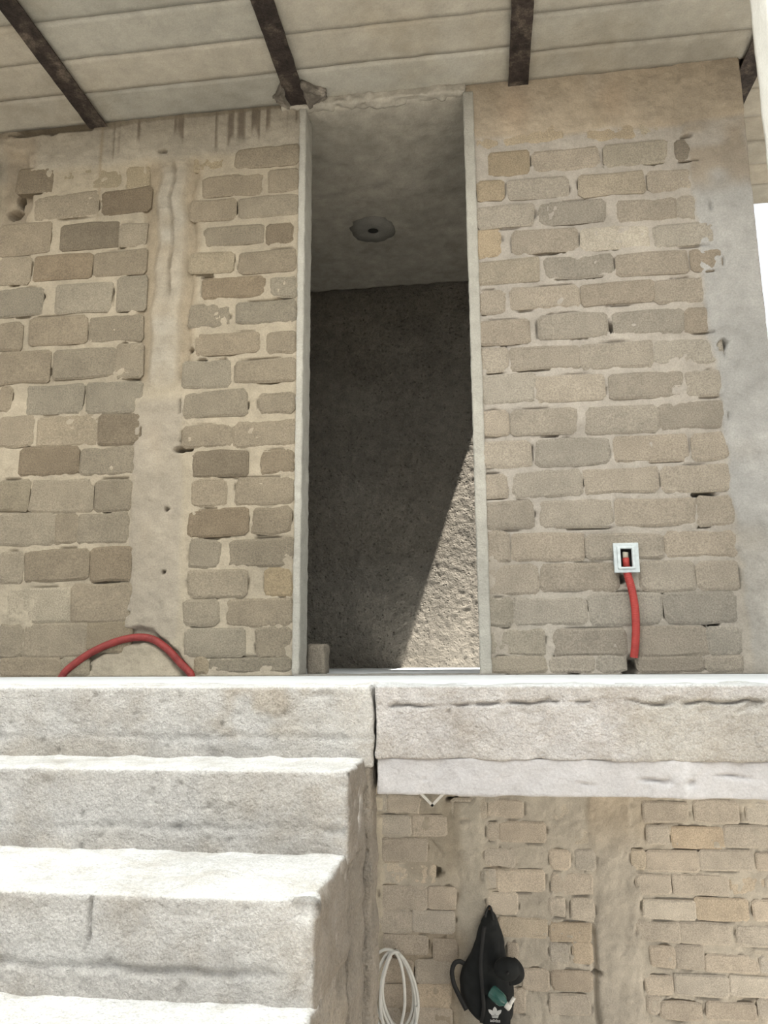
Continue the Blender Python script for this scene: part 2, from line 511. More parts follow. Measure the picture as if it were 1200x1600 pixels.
RIGHT_BRICKS = """0.072,2.260,0.093,0.074,f 0.262,2.270,0.253,0.078,f 0.547,2.249,0.273,0.071,f 0.770,2.248,0.118,0.082,f 0.899,2.246,0.117,0.070,f 0.160,2.140,0.167,0.096,t 0.395,2.136,0.269,0.086,n 0.684,2.135,0.253,0.094,g 0.897,2.128,0.111,0.091,d 0.080,2.017,0.102,0.087,t 0.275,2.009,0.244,0.081,n 0.579,2.003,0.258,0.088,g 0.851,1.999,0.242,0.084,n 0.137,1.890,0.234,0.086,n 0.409,1.885,0.265,0.085,n 0.708,1.873,0.228,0.086,n 0.895,1.871,0.115,0.092,n 0.064,1.777,0.096,0.112,t 0.296,1.767,0.261,0.095,n 0.577,1.758,0.270,0.090,l 0.849,1.748,0.227,0.088,n 0.138,1.640,0.252,0.093,g 0.424,1.641,0.266,0.084,n 0.714,1.632,0.270,0.088,n 0.927,1.631,0.110,0.087,d 0.069,1.508,0.100,0.092,n 0.284,1.515,0.278,0.084,n 0.571,1.514,0.279,0.083,n 0.843,1.508,0.247,0.089,n 0.113,1.374,0.197,0.096,n 0.390,1.384,0.273,0.092,n 0.686,1.381,0.266,0.091,n 0.899,1.377,0.138,0.095,d 0.065,1.259,0.108,0.095,n 0.269,1.254,0.274,0.085,n 0.553,1.249,0.277,0.092,n 0.826,1.248,0.256,0.088,n 0.117,1.135,0.209,0.110,n 0.365,1.120,0.263,0.101,n 0.661,1.116,0.268,0.096,n 0.876,1.111,0.134,0.095,n 0.061,0.988,0.107,0.093,n 0.250,0.985,0.240,0.097,n 0.554,0.980,0.268,0.102,n 0.824,0.987,0.245,0.100,n 0.103,0.857,0.188,0.097,n 0.361,0.858,0.270,0.097,n 0.655,0.856,0.268,0.090,n 0.875,0.858,0.122,0.095,n 0.053,0.730,0.095,0.085,n 0.256,0.732,0.261,0.095,n 0.537,0.735,0.267,0.090,n 0.822,0.734,0.262,0.091,n 0.103,0.611,0.183,0.099,n 0.358,0.609,0.264,0.099,n 0.654,0.607,0.288,0.096,n 0.879,0.605,0.134,0.104,n 0.052,0.487,0.089,0.112,n 0.249,0.484,0.267,0.099,n 0.533,0.478,0.277,0.089,n 0.813,0.481,0.254,0.090,n 0.101,0.358,0.205,0.104,n 0.359,0.362,0.281,0.094,n 0.682,0.361,0.195,0.102,n 0.864,0.360,0.141,0.097,n 0.046,0.237,0.102,0.097,g 0.240,0.235,0.268,0.089,n 0.522,0.241,0.257,0.106,n 0.794,0.244,0.250,0.100,n 0.106,0.122,0.221,0.088,g 0.384,0.118,0.258,0.088,n 0.680,0.120,0.242,0.096,n 0.866,0.118,0.112,0.096,n 0.113,0.039,0.210,0.050,g 0.314,0.037,0.164,0.048,n 0.456,0.037,0.102,0.050,n 0.671,0.036,0.236,0.049,n 0.859,0.035,0.121,0.049,n"""
LOWER_BRICKS = """0.412,-0.816,0.112,0.083,f 0.540,-0.815,0.081,0.081,f 0.973,-0.806,0.233,0.095,n 1.250,-0.800,0.224,0.112,n 1.532,-0.803,0.235,0.100,n 0.452,-0.939,0.223,0.088,f 0.925,-0.929,0.114,0.088,n 1.136,-0.942,0.273,0.100,t 1.401,-0.928,0.226,0.102,n 1.639,-0.926,0.223,0.101,n 0.375,-1.071,0.101,0.091,l 0.516,-1.073,0.100,0.100,n 0.810,-1.061,0.069,0.090,t 0.995,-1.064,0.274,0.089,n 1.279,-1.055,0.274,0.093,n 1.567,-1.054,0.246,0.081,n 0.438,-1.200,0.221,0.095,n 0.884,-1.190,0.176,0.090,n 1.136,-1.186,0.289,0.092,n 1.385,-1.181,0.171,0.079,f 1.593,-1.177,0.225,0.084,n 0.350,-1.324,0.075,0.082,l 0.491,-1.334,0.119,0.100,l 0.957,-1.317,0.271,0.082,l 1.236,-1.308,0.267,0.100,t 1.536,-1.305,0.258,0.087,l 0.415,-1.452,0.219,0.083,t 0.894,-1.433,0.218,0.086,n 1.140,-1.436,0.258,0.098,n 1.432,-1.437,0.253,0.093,n 0.346,-1.564,0.089,0.089,n 0.477,-1.554,0.094,0.098,t 0.906,-1.561,0.125,0.087,n 1.048,-1.556,0.138,0.104,d 1.265,-1.581,0.263,0.078,n 1.526,-1.580,0.222,0.078,n 0.408,-1.700,0.207,0.085,d 0.877,-1.703,0.134,0.076,n 1.098,-1.696,0.269,0.095,n 1.376,-1.691,0.260,0.090,l 0.394,-1.821,0.211,0.088,n 0.844,-1.802,0.053,0.079,n 0.984,-1.826,0.203,0.077,d 1.242,-1.814,0.247,0.076,d 1.500,-1.799,0.230,0.082,n -0.672,-0.782,0.111,0.073,n -0.511,-0.787,0.176,0.077,n -0.128,-0.807,0.189,0.099,g 0.082,-0.803,0.195,0.088,n -0.605,-0.906,0.256,0.093,n -0.366,-0.906,0.191,0.103,n 0.004,-0.928,0.061,0.084,n 0.172,-0.927,0.253,0.096,n -0.516,-1.040,0.259,0.111,d 0.036,-1.068,0.165,0.086,n -0.592,-1.170,0.202,0.105,f -0.407,-1.171,0.138,0.093,f -0.028,-1.183,0.065,0.087,n 0.151,-1.192,0.263,0.102,l -0.524,-1.301,0.266,0.112,n -0.299,-1.295,0.150,0.106,n 0.043,-1.312,0.164,0.093,l -0.576,-1.432,0.194,0.107,n -0.350,-1.425,0.235,0.105,n 0.151,-1.436,0.260,0.085,t -0.535,-1.552,0.289,0.085,n -0.286,-1.575,0.120,0.115,d 0.093,-1.562,0.054,0.076,n -0.579,-1.691,0.202,0.105,d -0.353,-1.683,0.190,0.103,d 0.211,-1.702,0.135,0.095,n -0.565,-1.819,0.191,0.104,d -0.355,-1.811,0.189,0.103,t 0.112,-1.813,0.063,0.110,n -0.592,-1.937,0.200,0.084,n -0.358,-1.923,0.188,0.091,n"""

# ------------------------------------------------------------------ the setting
# upper floor level is z = 0 (the landing), ground floor z = -2.7; the brick wall stands at y = 3.0, the rear wall at y = 4.75
WALL_Y, BACK_Y, SLAB_Y, CEIL_Z, GROUND_Z = 3.0, 4.75, 2.0, 2.53, -2.7
DOOR_L, DOOR_R, WALL_R = -0.727, -0.026, 1.125

# ground floor and land around
struct(obj('floor_ground', rough_box(-14, 14, -12, 16, GROUND_Z - 0.2, GROUND_Z, (2, 2, 1), 0.01, 0.0, mat=M_GROUND)))
struct(obj('floor_house', rough_box(-3.2, 2.4, -1.5, BACK_Y + 0.1, GROUND_Z - 0.05, GROUND_Z + 0.02, (.5, .5, .07), 0.004, 0.0, mat=M_HOUSEFLOOR)), 'pale concrete ground floor of the house')


def band(v, a, b, s):
    return smooth01((v - a) / s + 0.5) * smooth01((b - v) / s + 0.5)


def tint_mix(t, w, col):
    return t * (1 - w[:, None]) + np.array(col) * w[:, None]


def extra_rows(have, x0, x1, z0, z1, pitch, w, h, seed):
    """ordinary running-bond blocks for the parts of a wall beyond the photograph's frame"""
    rs = random.Random(seed); out = []
    nrow = int((z1 - z0) / pitch)
    for r in range(nrow):
        z = z0 + (r + 0.5) * pitch; x = x0 + (0.5 * w if r % 2 else 0) + rs.uniform(0, 0.03)
        while x + w < x1:
            ww = w * rs.uniform(0.94, 1.04); cx_ = x + ww / 2
            if all(abs(cx_ - b[0]) > (ww + b[2]) / 2 + 0.008 or abs(z - b[1]) > (h + b[3]) / 2 + 0.004 for b in have):
                out.append((cx_, z, ww - 0.014, h, rs.choice('nnndlt')))
            x += ww + 0.006
    return out


# ---- left half of the brick wall
def left_tint(p):
    x, z = p[:, 0], p[:, 1]
    t = np.ones((len(p), 3))
    wob = 0.03 * vnoise(p, 6, 3)
    t *= np.array((0.91, 0.885, 0.83))
    # ring beam on top: grey concrete with dark drips
    t = tint_mix(t, 0.85 * smooth01((z + wob - 2.28) / 0.05), (0.80, 0.81, 0.82))
    lane = vnoise(np.column_stack([x, x * 0]), 75, 21) * 0.75 + vnoise(np.column_stack([x, x * 0]), 7, 22) * 0.5
    ln = 0.08 + 0.17 * (vnoise(np.column_stack([x, x * 0]), 30, 25) * 0.5 + 0.5)
    drip = smooth01((lane - 0.10) / 0.25) * smooth01((z - (2.53 - ln)) / 0.05) * smooth01((x + 1.68) / 0.06)
    t = tint_mix(t, 0.9 * drip, (0.36, 0.33, 0.31))
    t = tint_mix(t, 0.75 * smooth01((z + 0.5 * wob - 2.500) / 0.014), (0.45, 0.42, 0.38))
    t = tint_mix(t, 0.6 * (band(x, -1.705, -1.69, 0.012) * smooth01((z - 1.9) / 0.3)), (0.62, 0.55, 0.45))
    # chased and patched strip with a buried pipe, brown edges and a pale core
    wx = x + 0.018 * vnoise(np.column_stack([z, z * 0]), 9, 31)
    ch = band(z, 1.24, 2.30, 0.08)
    t = tint_mix(t, ch * band(wx, -1.475, -1.215, 0.03) * 0.8, (0.72, 0.66, 0.58))
    t = tint_mix(t, ch * band(wx, -1.405, -1.285, 0.05) * (0.6 + 0.35 * vnoise(p, 14, 36)), (0.95, 0.98, 1.02))
    t = tint_mix(t, ch * band(wx, -1.352, -1.338, 0.012) * smooth01((z - 1.6) / .1) * (0.35 + 0.35 * smooth01(vnoise(p, 30, 5) + .4)), (0.45, 0.42, 0.38))
    # lower patch below it
    lo = band(z, 0.13, 1.16, 0.06)
    wx2 = x + 0.03 * vnoise(np.column_stack([z, z * 0]), 4, 33) - 0.05 * (0.6 - z) * 0
    t = tint_mix(t, lo * band(wx2, -1.46, -1.235, 0.03) * (0.8 + 0.2 * vnoise(p, 9, 37)), (0.80, 0.79, 0.79))
    t = tint_mix(t, lo * band(wx2, -1.40, -1.33, 0.06) * 0.5 * smooth01(vnoise(p, 7, 8) + 0.2), (0.82, 0.76, 0.70))
    # paler towards the floor
    t = tint_mix(t, 0.5 * smooth01((0.22 - z) / 0.25), (0.92, 0.93, 0.92))
    t = tint_mix(t, 0.6 * band(x, -2.2, -2.02, 0.05) * band(z, 2.0, 2.5, 0.1), (0.72, 0.66, 0.60))
    return t


def left_h(p, h):
    x, z = p[:, 0], p[:, 1]
    wx = x + 0.018 * vnoise(np.column_stack([z, z * 0]), 9, 31)
    ch = band(z, 1.24, 2.30, 0.05)
    h = h - 0.010 * ch * band(wx, -1.475, -1.235, 0.015) + 0.016 * ch * band(wx, -1.41, -1.28, 0.03)
    h = h - 0.012 * ch * band(wx, -1.352, -1.338, 0.010) * smooth01((z - 1.58) / .1)
    rib = np.sin(z * 2 * math.pi / 0.06) > 0.75                       # ribs of the buried pipe showing through
    h = h + 0.003 * rib * ch * band(wx, -1.40, -1.30, 0.02)
    h = h + 0.004 * smooth01((z - 2.28) / 0.05)
    h = h + 0.007 * band(z, 0.10, 1.18, 0.04) * band(x + 0.02 * vnoise(p, 5, 33), -1.46, -1.24, 0.02)
    # broken, toothed end near the left corner
    h = h - 0.05 * band(x + 0.04 * vnoise(p, 14, 44), -2.24, -2.06, 0.05) * band(z + 0.05 * vnoise(p, 11, 45), 2.0, 2.42, 0.06)
    h = h - 0.05 * band(z + 0.008 * vnoise(p, 20, 41), 2.505, 2.55, 0.012) * band(x, -2.12, -1.76, 0.05)
    # raw groove for the red conduit
    d = np.abs(z - (0.165 - 2.6 * (x + 1.40) ** 2 * np.where(x < -1.4, 0.75, 1.35)))
    h = h - 0.026 * smooth01((0.040 + 0.012 * vnoise(p, 30, 46) - d) / 0.02) * band(x, -1.74, -1.14, 0.04)
    return h


LEFT = parse(LEFT_BRICKS, 0.018, 0.020)
LEFT += extra_rows(LEFT, -2.98, -2.03, 0.0, 2.28, 0.126, 0.27, 0.108, 61)
wall_left = struct(relief_wall('wall_left', -3.0, DOOR_L - 0.012, 0.0, 2.612, WALL_Y, 0.115, 0.0068, M_MORTAR, LEFT,
    pits=[(-1.397, 2.354, .016, .010, .035), (-1.549, 2.196, .022, .007, .03), (-1.245, .938, .032, .010, .035), (-1.529, 1.419, .010, .012, .03),
          (-1.532, 1.737, .012, .010, .03), (-1.161, 1.715, .024, .006, .03), (-2.137, 2.13, .035, .02, .06), (-2.11, 2.2, .015, .03, .05), (-2.10, 2.31, .02, .03, .05),
          (-1.173, 1.327, .018, .008, .03), (-1.221, 1.377, .009, .010, .02), (-1.563, .679, .016, .006, .03), (-1.462, .252, .02, .007, .03), (-1.53, .245, .022, .006, .03),
          (-1.541, 1.10, .024, .007, .03), (-2.05, 2.52, .09, .010, .04), (-1.30, .68, .010, .006, .02), (-1.30, .42, .008, .006, .02), (-1.52, .95, .05, .007, .02)],
    seed=3, hmod=left_h, tintf=left_tint))
wall_left['label'] = 'grey concrete block wall left of the doorway'
add_bricks(wall_left, LEFT, WALL_Y, 3, (0.83, 0.805, 0.745))


# ---- right half with its concrete end column
def right_tint(p):
    x, z = p[:, 0], p[:, 1]
    t = np.ones((len(p), 3)) * np.array((0.98, 1.0, 1.08))
    wob = 0.03 * vnoise(p, 7, 3)
    tan = smooth01((z + wob - 2.24) / 0.04)
    t = tint_mix(t, 0.8 * tan, (0.97, 0.90, 0.82))
    t = tint_mix(t, 0.5 * tan * smooth01(vnoise(p, 5, 61) * 1.5 + 0.1), (0.98, 0.83, 0.72))
    t = tint_mix(t, 0.5 * tan * smooth01(vnoise(p, 11, 62) * 1.6 - 0.3), (0.78, 0.72, 0.64))
    t = tint_mix(t, 0.8 * tan * band(x, 0.5, 0.78, 0.05) * smooth01(vnoise(p, 6, 65) + .6), (0.98, 0.97, 0.98))
    edge = 0.955 - 0.035 * z + 0.02 * vnoise(p, 11, 63) + 0.012 * vnoise(p, 30, 64)
    col = smooth01((x - edge) / 0.02)
    t = tint_mix(t, col * 0.9 * smooth01((2.2 - z) / .3), (0.92, 1.02, 1.22))
    t = tint_mix(t, col * 0.6 * smooth01(vnoise(p, 6, 66) * 1.4) * smooth01((1.3 - z) / 0.2), (0.78, 0.80, 0.86))
    t = tint_mix(t, col * 0.7 * band(z, 1.95, 2.25, 0.12) * smooth01(vnoise(p, 12, 67) * 1.5 + .3), (0.72, 0.66, 0.60))
    # darker, smeared lower left corner by the doorway
    t = tint_mix(t, 0.6 * smooth01((0.16 - x) / 0.06) * smooth01((0.55 - z + 0.1 * vnoise(p, 8, 68)) / 0.2), (0.80, 0.77, 0.76))
    t = tint_mix(t, 0.5 * smooth01((0.7 - z) / 0.4), (0.93, 0.94, 0.97))
    return t


def right_h(p, h):
    x, z = p[:, 0], p[:, 1]
    edge = 0.955 - 0.035 * z + 0.02 * vnoise(p, 11, 63) + 0.012 * vnoise(p, 30, 64)
    h = h + 0.010 * smooth01((x - edge) / 0.02) + 0.005 * smooth01((z - 2.25 + 0.02 * vnoise(p, 9, 3)) / 0.03)
    h = h + 0.004 * smooth01((0.10 - x) / 0.05) * smooth01((0.6 - z) / 0.2)
    return h


RIGHT = parse(RIGHT_BRICKS, 0.013, 0.015)
wall_right = struct(relief_wall('wall_right', DOOR_R + 0.012, WALL_R, 0.0, 2.612, WALL_Y, 0.115, 0.0068, M_MORTAR, RIGHT,
    pits=[(.956, 1.264, .016, .016, .04), (.841, .671, .036, .010, .04), (.835, .181, .020, .007, .03), (.539, 1.367, .009, .015, .03), (.563, 1.644, .008, .020, .03),
          (.894, 2.187, .020, .008, .02), (.06, .06, .03, .008, .03), (.527, .028, .030, .030, .05), (.512, .353, .018, .014, .03), (.80, .17, .006, .03, .02),
          (.92, .32, .015, .006, .02), (.30, 2.0, .006, .008, .02), (.11, 1.32, .008, .014, .03)],
    seed=5, hmod=right_h, tintf=right_tint))
wall_right['label'] = 'grey concrete block wall right of the doorway with a smooth concrete end'
add_bricks(wall_right, RIGHT, WALL_Y, 5, (1.05, 1.05, 1.06))

# rough mortar jambs of the doorway
def jamb_extra(P, d):
    return P

tl = struct(obj('trim_1', rough_box(DOOR_L - 0.030, DOOR_L, WALL_Y - 0.012, WALL_Y + 0.125, 0, 2.50, (.007, .010, .008), .004, .0024, 30, 4, 71, mat=M_JAMB)))
tl['label'] = 'plastered left jamb of the doorway'
tr = struct(obj('trim_2', rough_box(DOOR_R, DOOR_R + 0.045, WALL_Y - 0.012, WALL_Y + 0.125, 0, 2.50, (.007, .010, .008), .004, .0024, 30, 4, 72, mat=M_JAMB)))
tr['label'] = 'plastered right jamb of the doorway'

# ---- landing slab, its edge, threshold
struct(obj('floor', rough_box(-3.0, 1.95, SLAB_Y + 0.12, BACK_Y + 0.15, -0.17, 0.0, (.15, .08, .09), 0.004, 0.0, mat=M_FLOOR)), 'smooth pale landing floor')


def slab_tint(p):
    x, z = p[:, 0], p[:, 2]
    q = np.column_stack([x, z])
    t = np.ones((len(p), 3)) * np.array((1.0, 0.985, 0.985))
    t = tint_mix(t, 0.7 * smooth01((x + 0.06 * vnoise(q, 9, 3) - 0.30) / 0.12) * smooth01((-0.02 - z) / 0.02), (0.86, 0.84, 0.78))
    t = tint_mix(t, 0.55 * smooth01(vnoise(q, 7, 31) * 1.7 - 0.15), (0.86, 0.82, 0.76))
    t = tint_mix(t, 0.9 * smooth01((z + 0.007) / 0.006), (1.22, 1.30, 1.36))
    return t


def crumble(zc, depth, xa, xb, seed):
    def f(P, d):
        q = np.column_stack([P[:, 0], P[:, 2]])
        wander = 0.016 * fbm(q * np.array([1.0, 0.0]), 7, 3, seed)
        w = band(P[:, 2] + wander, zc - 0.003, zc + 0.003, 0.006) * smooth01(fbm(q * np.array([1.0, 0.3]), 13, 3, seed + 1) * 2.0 + 0.55) * band(P[:, 0], xa, xb, 0.1)
        w = w + 0.7 * smooth01(fbm(q, 30, 2, seed + 3) * 2.2 - 1.1) * band(P[:, 2] + wander, zc - 0.02, zc + 0.012, 0.02)
        P = P.copy(); P[:, 1] += depth * w * (d[:, 1] < -0.5)
        return P
    return f


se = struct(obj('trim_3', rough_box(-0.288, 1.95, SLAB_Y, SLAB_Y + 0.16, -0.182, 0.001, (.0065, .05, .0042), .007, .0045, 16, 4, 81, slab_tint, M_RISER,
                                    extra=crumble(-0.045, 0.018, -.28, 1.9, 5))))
se['label'] = 'rough cast edge of the landing slab right of the stairs'


def beam_tint(p):
    x = p[:, 0]; q = np.column_stack([x, p[:, 2]])
    t = np.ones((len(p), 3)) * np.array((0.92, 0.92, 0.94))
    st = smooth01(vnoise(np.column_stack([x, x * 0]), 45, 5) * 1.2 + 0.2)
    w = smooth01((x - 0.30) / 0.1)
    return tint_mix(t, 0.75 * w * st, (1.14, 1.16, 1.19))


eb = struct(obj('trim_4', rough_box(-0.285, 1.95, SLAB_Y + 0.004, SLAB_Y + 0.20, -0.268, -0.176, (.0065, .05, .0045), .006, .0035, 15, 3, 82, beam_tint, M_BEAM,
                                    extra=crumble(-0.225, 0.012, .20, .60, 9))))
eb['label'] = 'smoother grey lower band of the slab edge'
struct(obj('ceiling_ground', rough_box(-0.33, 1.95, SLAB_Y + 0.18, BACK_Y + 0.15, -0.262, -0.165, (.3, .3, .09), 0.004, 0.0, mat=M_BEAM)), 'underside of the landing slab')
th = struct(obj('trim_5', rough_box(DOOR_L - 0.02, DOOR_R + 0.10, WALL_Y - 0.022, WALL_Y + 0.10, -0.004, 0.006, (.02, .02, .01), .003, .001, 20, 2, 83, mat=M_PATCH)))
th['label'] = 'low mortar threshold of the doorway'

# ---- rear wall of the ground floor
def lower_tint(p):
    x, z = p[:, 0], p[:, 1]
    t = np.ones((len(p), 3))
    t = tint_mix(t, 0.6 * smooth01(vnoise(p, 3.5, 71) * 1.5), (0.90, 0.82, 0.72))
    t = tint_mix(t, 0.5 * smooth01(vnoise(p, 6, 72) * 1.5 - 0.2), (1.03, 1.02, 1.0))
    wx = x + 0.04 * vnoise(np.column_stack([z, z * 0]), 5, 73)
    t = tint_mix(t, 0.85 * band(wx, 0.56, 0.80, 0.05), (0.92, 0.92, 0.93))
    t = tint_mix(t, 0.6 * band(wx, 0.56, 0.80, 0.05) * smooth01((z + 1.1) / 0.3), (0.86, 0.78, 0.68))
    t = tint_mix(t, 0.9 * band(wx, -0.20, -0.04, 0.05), (0.92, 0.93, 0.93))
    t = tint_mix(t, 0.7 * band(wx, -0.26, -0.16, 0.05) * smooth01((z + 1.25) / 0.2), (0.70, 0.67, 0.62))
    t = tint_mix(t, 0.9 * band(x, -0.74, -0.635, 0.03), (1.08, 1.06, 1.0))
    # darker, browner patch around the hose and under it
    t = tint_mix(t, 0.65 * band(x + 0.05 * vnoise(p, 6, 75), -0.62, -0.18, 0.15) * smooth01((-1.42 - z + 0.06 * vnoise(p, 8, 76)) / 0.15), (0.70, 0.62, 0.52))
    t = tint_mix(t, 0.7 * band(x + 0.05 * vnoise(p, 6, 77), -0.52, -0.22, 0.1) * band(z + 0.05 * vnoise(p, 6, 78), -1.2, -0.8, 0.15), (0.74, 0.71, 0.66))
    return t


def lower_h(p, h):
    x, z = p[:, 0], p[:, 1]
    wx = x + 0.04 * vnoise(np.column_stack([z, z * 0]), 5, 73)
    h = h + 0.012 * band(wx, 0.57, 0.80, 0.03) * (0.8 + 0.5 * vnoise(p, 14, 79))
    h = h + 0.010 * band(wx, -0.20, -0.04, 0.03)
    h = h + 0.014 * band(x, -0.745, -0.64, 0.02)
    h = h - 0.03 * band(wx, 0.545, 0.565, 0.012) * smooth01((-1.38 - z) / 0.1)
    # diagonal scratch trowelled in the mortar
    d = np.abs((x + 0.36) * 0.72 + (z + 0.98) * 0.70)
    h = h - 0.012 * smooth01((0.012 - d) / 0.01) * band(x, -.44, -.28, .02)
    return h


LOWER = parse(LOWER_BRICKS, 0.018, 0.020)
LOWER += extra_rows(LOWER, -1.88, -0.77, -2.66, -0.29, 0.118, 0.23, 0.100, 62) + extra_rows(LOWER, -0.62, -0.24, -2.66, -1.99, 0.118, 0.23, 0.100, 63) + extra_rows(LOWER, 0.80, 2.28, -2.66, -0.29, 0.118, 0.23, 0.100, 64)
wall_lower = struct(relief_wall('wall_rear', -1.9, 2.3, GROUND_Z, -0.265, BACK_Y, 0.14, 0.0095, M_LOWMORTAR, LOWER,
    pits=[(-.20, -.755, .06, .010, .06), (.55, -1.66, .03, .008, .03), (-.33, -1.16, .03, .02, .03), (.04, -1.07, .006, .05, .03), (-.29, -1.42, .014, .012, .03)],
    seed=8, hmod=lower_h, tintf=lower_tint, amp=0.0055, cracks=0.75, cw=1.7))
wall_lower['label'] = 'rough brick wall of the ground floor under the landing'
add_bricks(wall_lower, LOWER, BACK_Y, 8, (1.98, 2.06, 2.22), proud=0.006, vary=0.45)

# ---- bathroom behind the doorway: rear wall, side walls, ceiling
def bath_tint(p):
    t = np.ones((len(p), 3))
    return tint_mix(t, 0.5 * smooth01(vnoise(p, 2.5, 91) * 1.5), (0.85, 0.82, 0.78))


struct(obj('ceiling_well', rough_box(0.30, 0.98, WALL_Y + 0.12, 3.42, 2.50, 2.66, (.1, .1, .1), .004, .002, 9, 2, 97, mat=M_BATHCEIL)))
struct(obj('ceiling_well_side', rough_box(0.88, 0.98, 3.42, BACK_Y - 0.01, 2.50, 2.66, (.1, .1, .1), .004, .002, 9, 2, 98, mat=M_BATHCEIL)))
wall_back = struct(relief_wall('wall_back', -1.55, 1.2, -0.16, 2.66, BACK_Y, 0.14, 0.0095, M_PLASTER, (), (), 13,
    hmod=lambda p, h: h + 0.004 * fbm(p, 34, 3, 93) - 0.004 * smooth01(vnoise(p, 55, 95) * 2 - 0.6), tintf=bath_tint, amp=0.004), 'roughcast bathroom rear wall')
struct(obj('wall_bathroom_left', rough_box(-1.62, -1.48, WALL_Y + 0.12, BACK_Y - 0.006, 0.0, 2.50, (.1, .1, .1), .004, .002, 9, 2, 94, mat=M_PLASTER)))
struct(obj('wall_bathroom_right', rough_box(0.98, 1.11, WALL_Y + 0.12, BACK_Y - 0.006, 0.0, 2.66, (.1, .1, .1), .004, .002, 9, 2, 95, mat=M_PLASTER)))
bc = struct(obj('ceiling_bathroom', rough_box(-1.62, 0.30, WALL_Y + 0.005, BACK_Y - 0.01, 2.498, 2.66, (.02, .025, .025), .010, .006, 16, 3, 96, mat=M_BATHCEIL)))
bc['label'] = 'rough plastered bathroom ceiling slab seen through the doorway'

# round patch with a hole for a lamp outlet in the bathroom ceiling
t = thing('ceiling_outlet', 'round dark grey mortar patch with a lamp hole in the bathroom ceiling', 'outlet', (-0.572, 4.015, 2.483))
n = 28; V = []; Fq = []
rs_ = np.random.default_rng(4)
ro = 0.128 * (1 + rs_.normal(0, 0.035, n)); a = np.arange(n) * 2 * math.pi / n
for r_, z_ in ((ro, 0.016), (ro * 0.96, -0.002), (np.full(n, 0.034), -0.004), (np.full(n, 0.030), 0.0), (np.full(n, 0.030), 0.005)):
    V.append(np.column_stack([r_ * np.cos(a), r_ * np.sin(a), np.full(n, z_)]))
V = np.vstack(V)
for k in range(4):
    for i in range(n):
        j = (i + 1) % n
        Fq.append((k * n + i, k * n + j, (k + 1) * n + j, (k + 1) * n + i))
obj('mortar_patch', mesh_np('mortar_patch', V, Fq, True, None, [M_PATCH]), t)
cv = [(0.031 * math.cos(q), 0.031 * math.sin(q), 0.0030) for q in a] + [(0.031 * math.cos(q), 0.031 * math.sin(q), 0.0065) for q in a]
cf = [tuple(range(n))[::-1], tuple(range(n, 2 * n))] + [(i, (i + 1) % n, n + (i + 1) % n, n + i) for i in range(n)]
obj('lamp_hole_disc', mesh_np('lamp_hole_disc', cv, cf, False, None, [M_DARK]), t)  # solid disc; the darkness of the hole is put into its colour

# ---- main ceiling: precast planks between rusty steel joists
JX = [-2.683, -1.72, -0.762, 0.214, 1.186, 2.16]
ceiling = struct(obj('ceiling', rough_box(-2.75, 2.25, 2.03, WALL_Y + 0.10, 2.615, 2.68, (.3, .2, .07), .004, 0, mat=M_BEAM)), 'concrete plank ceiling')
cr = struct(obj('ceiling_right', rough_box(1.05, 2.25, WALL_Y + 0.10, 4.13, 2.615, 2.68, (.3, .2, .07), .004, 0, mat=M_BEAM)), 'concrete plank ceiling running past the wall end')
# unseen translucent sheet, added over the stairwell to brighten the treads from overhead
M_SHEET = bpy.data.materials.new('translucent_sheet'); M_SHEET.use_nodes = True
_nt = M_SHEET.node_tree; _nt.nodes.remove(_nt.nodes['Principled BSDF'])
_tr = _nt.nodes.new('ShaderNodeBsdfTranslucent'); _tr.inputs['Color'].default_value = (0.78, 0.82, 0.84, 1)
_nt.links.new(_tr.outputs[0], _nt.nodes['Material Output'].inputs['Surface'])
_xs = np.linspace(-3.2, 2.3, 441); _ys = np.linspace(-2.6, 2.02, 12)
_X, _Y = np.meshgrid(_xs, _ys, indexing='ij')
_P = np.column_stack([_X.ravel(), _Y.ravel(), 2.70 + 0.012 * np.sin(_X.ravel() * 2 * math.pi / 0.075)])
struct(obj('added_ceiling_sheet', mesh_np('added_ceiling_sheet', _P, grid_faces(441, 12), True, None, [M_SHEET])), 'unseen translucent corrugated sheet added over the stairs for overhead light')
PW = 0.1935
rp = random.Random(5)


def plank(bay, ya, yb, parent, k):
    x0, x1 = JX[bay] + 0.008, JX[bay + 1] - 0.008
    dz = rp.uniform(-0.003, 0.003)
    o = obj('plank', rough_box(x0, x1, ya + 0.0022, yb - 0.0022, CEIL_Z + dz, 2.613, (.03, .025, .05), .0035, .0018, 13, 3, 100 + k, mat=M_PLANK), parent)
    g = rp.uniform(0.93, 1.07); w = rp.uniform(-0.03, 0.03)
    o.color = (g * (1 + w), g, g * (1 - w), 1)


k = 0
for bay in range(5):
    off = [0, 0, -0.003, 0.03, 0.01][bay]
    for r_ in range(5):
        yb = 3.0 - r_ * PW + off * (1 if r_ else 0)
        ya = 3.0 - (r_ + 1) * PW + off
        plank(bay, ya, yb, ceiling, k); k += 1
for r_ in range(6):
    plank(4, 3.0 + r_ * PW * 0.972, 3.0 + (r_ + 1) * PW * 0.972, cr, k); k += 1



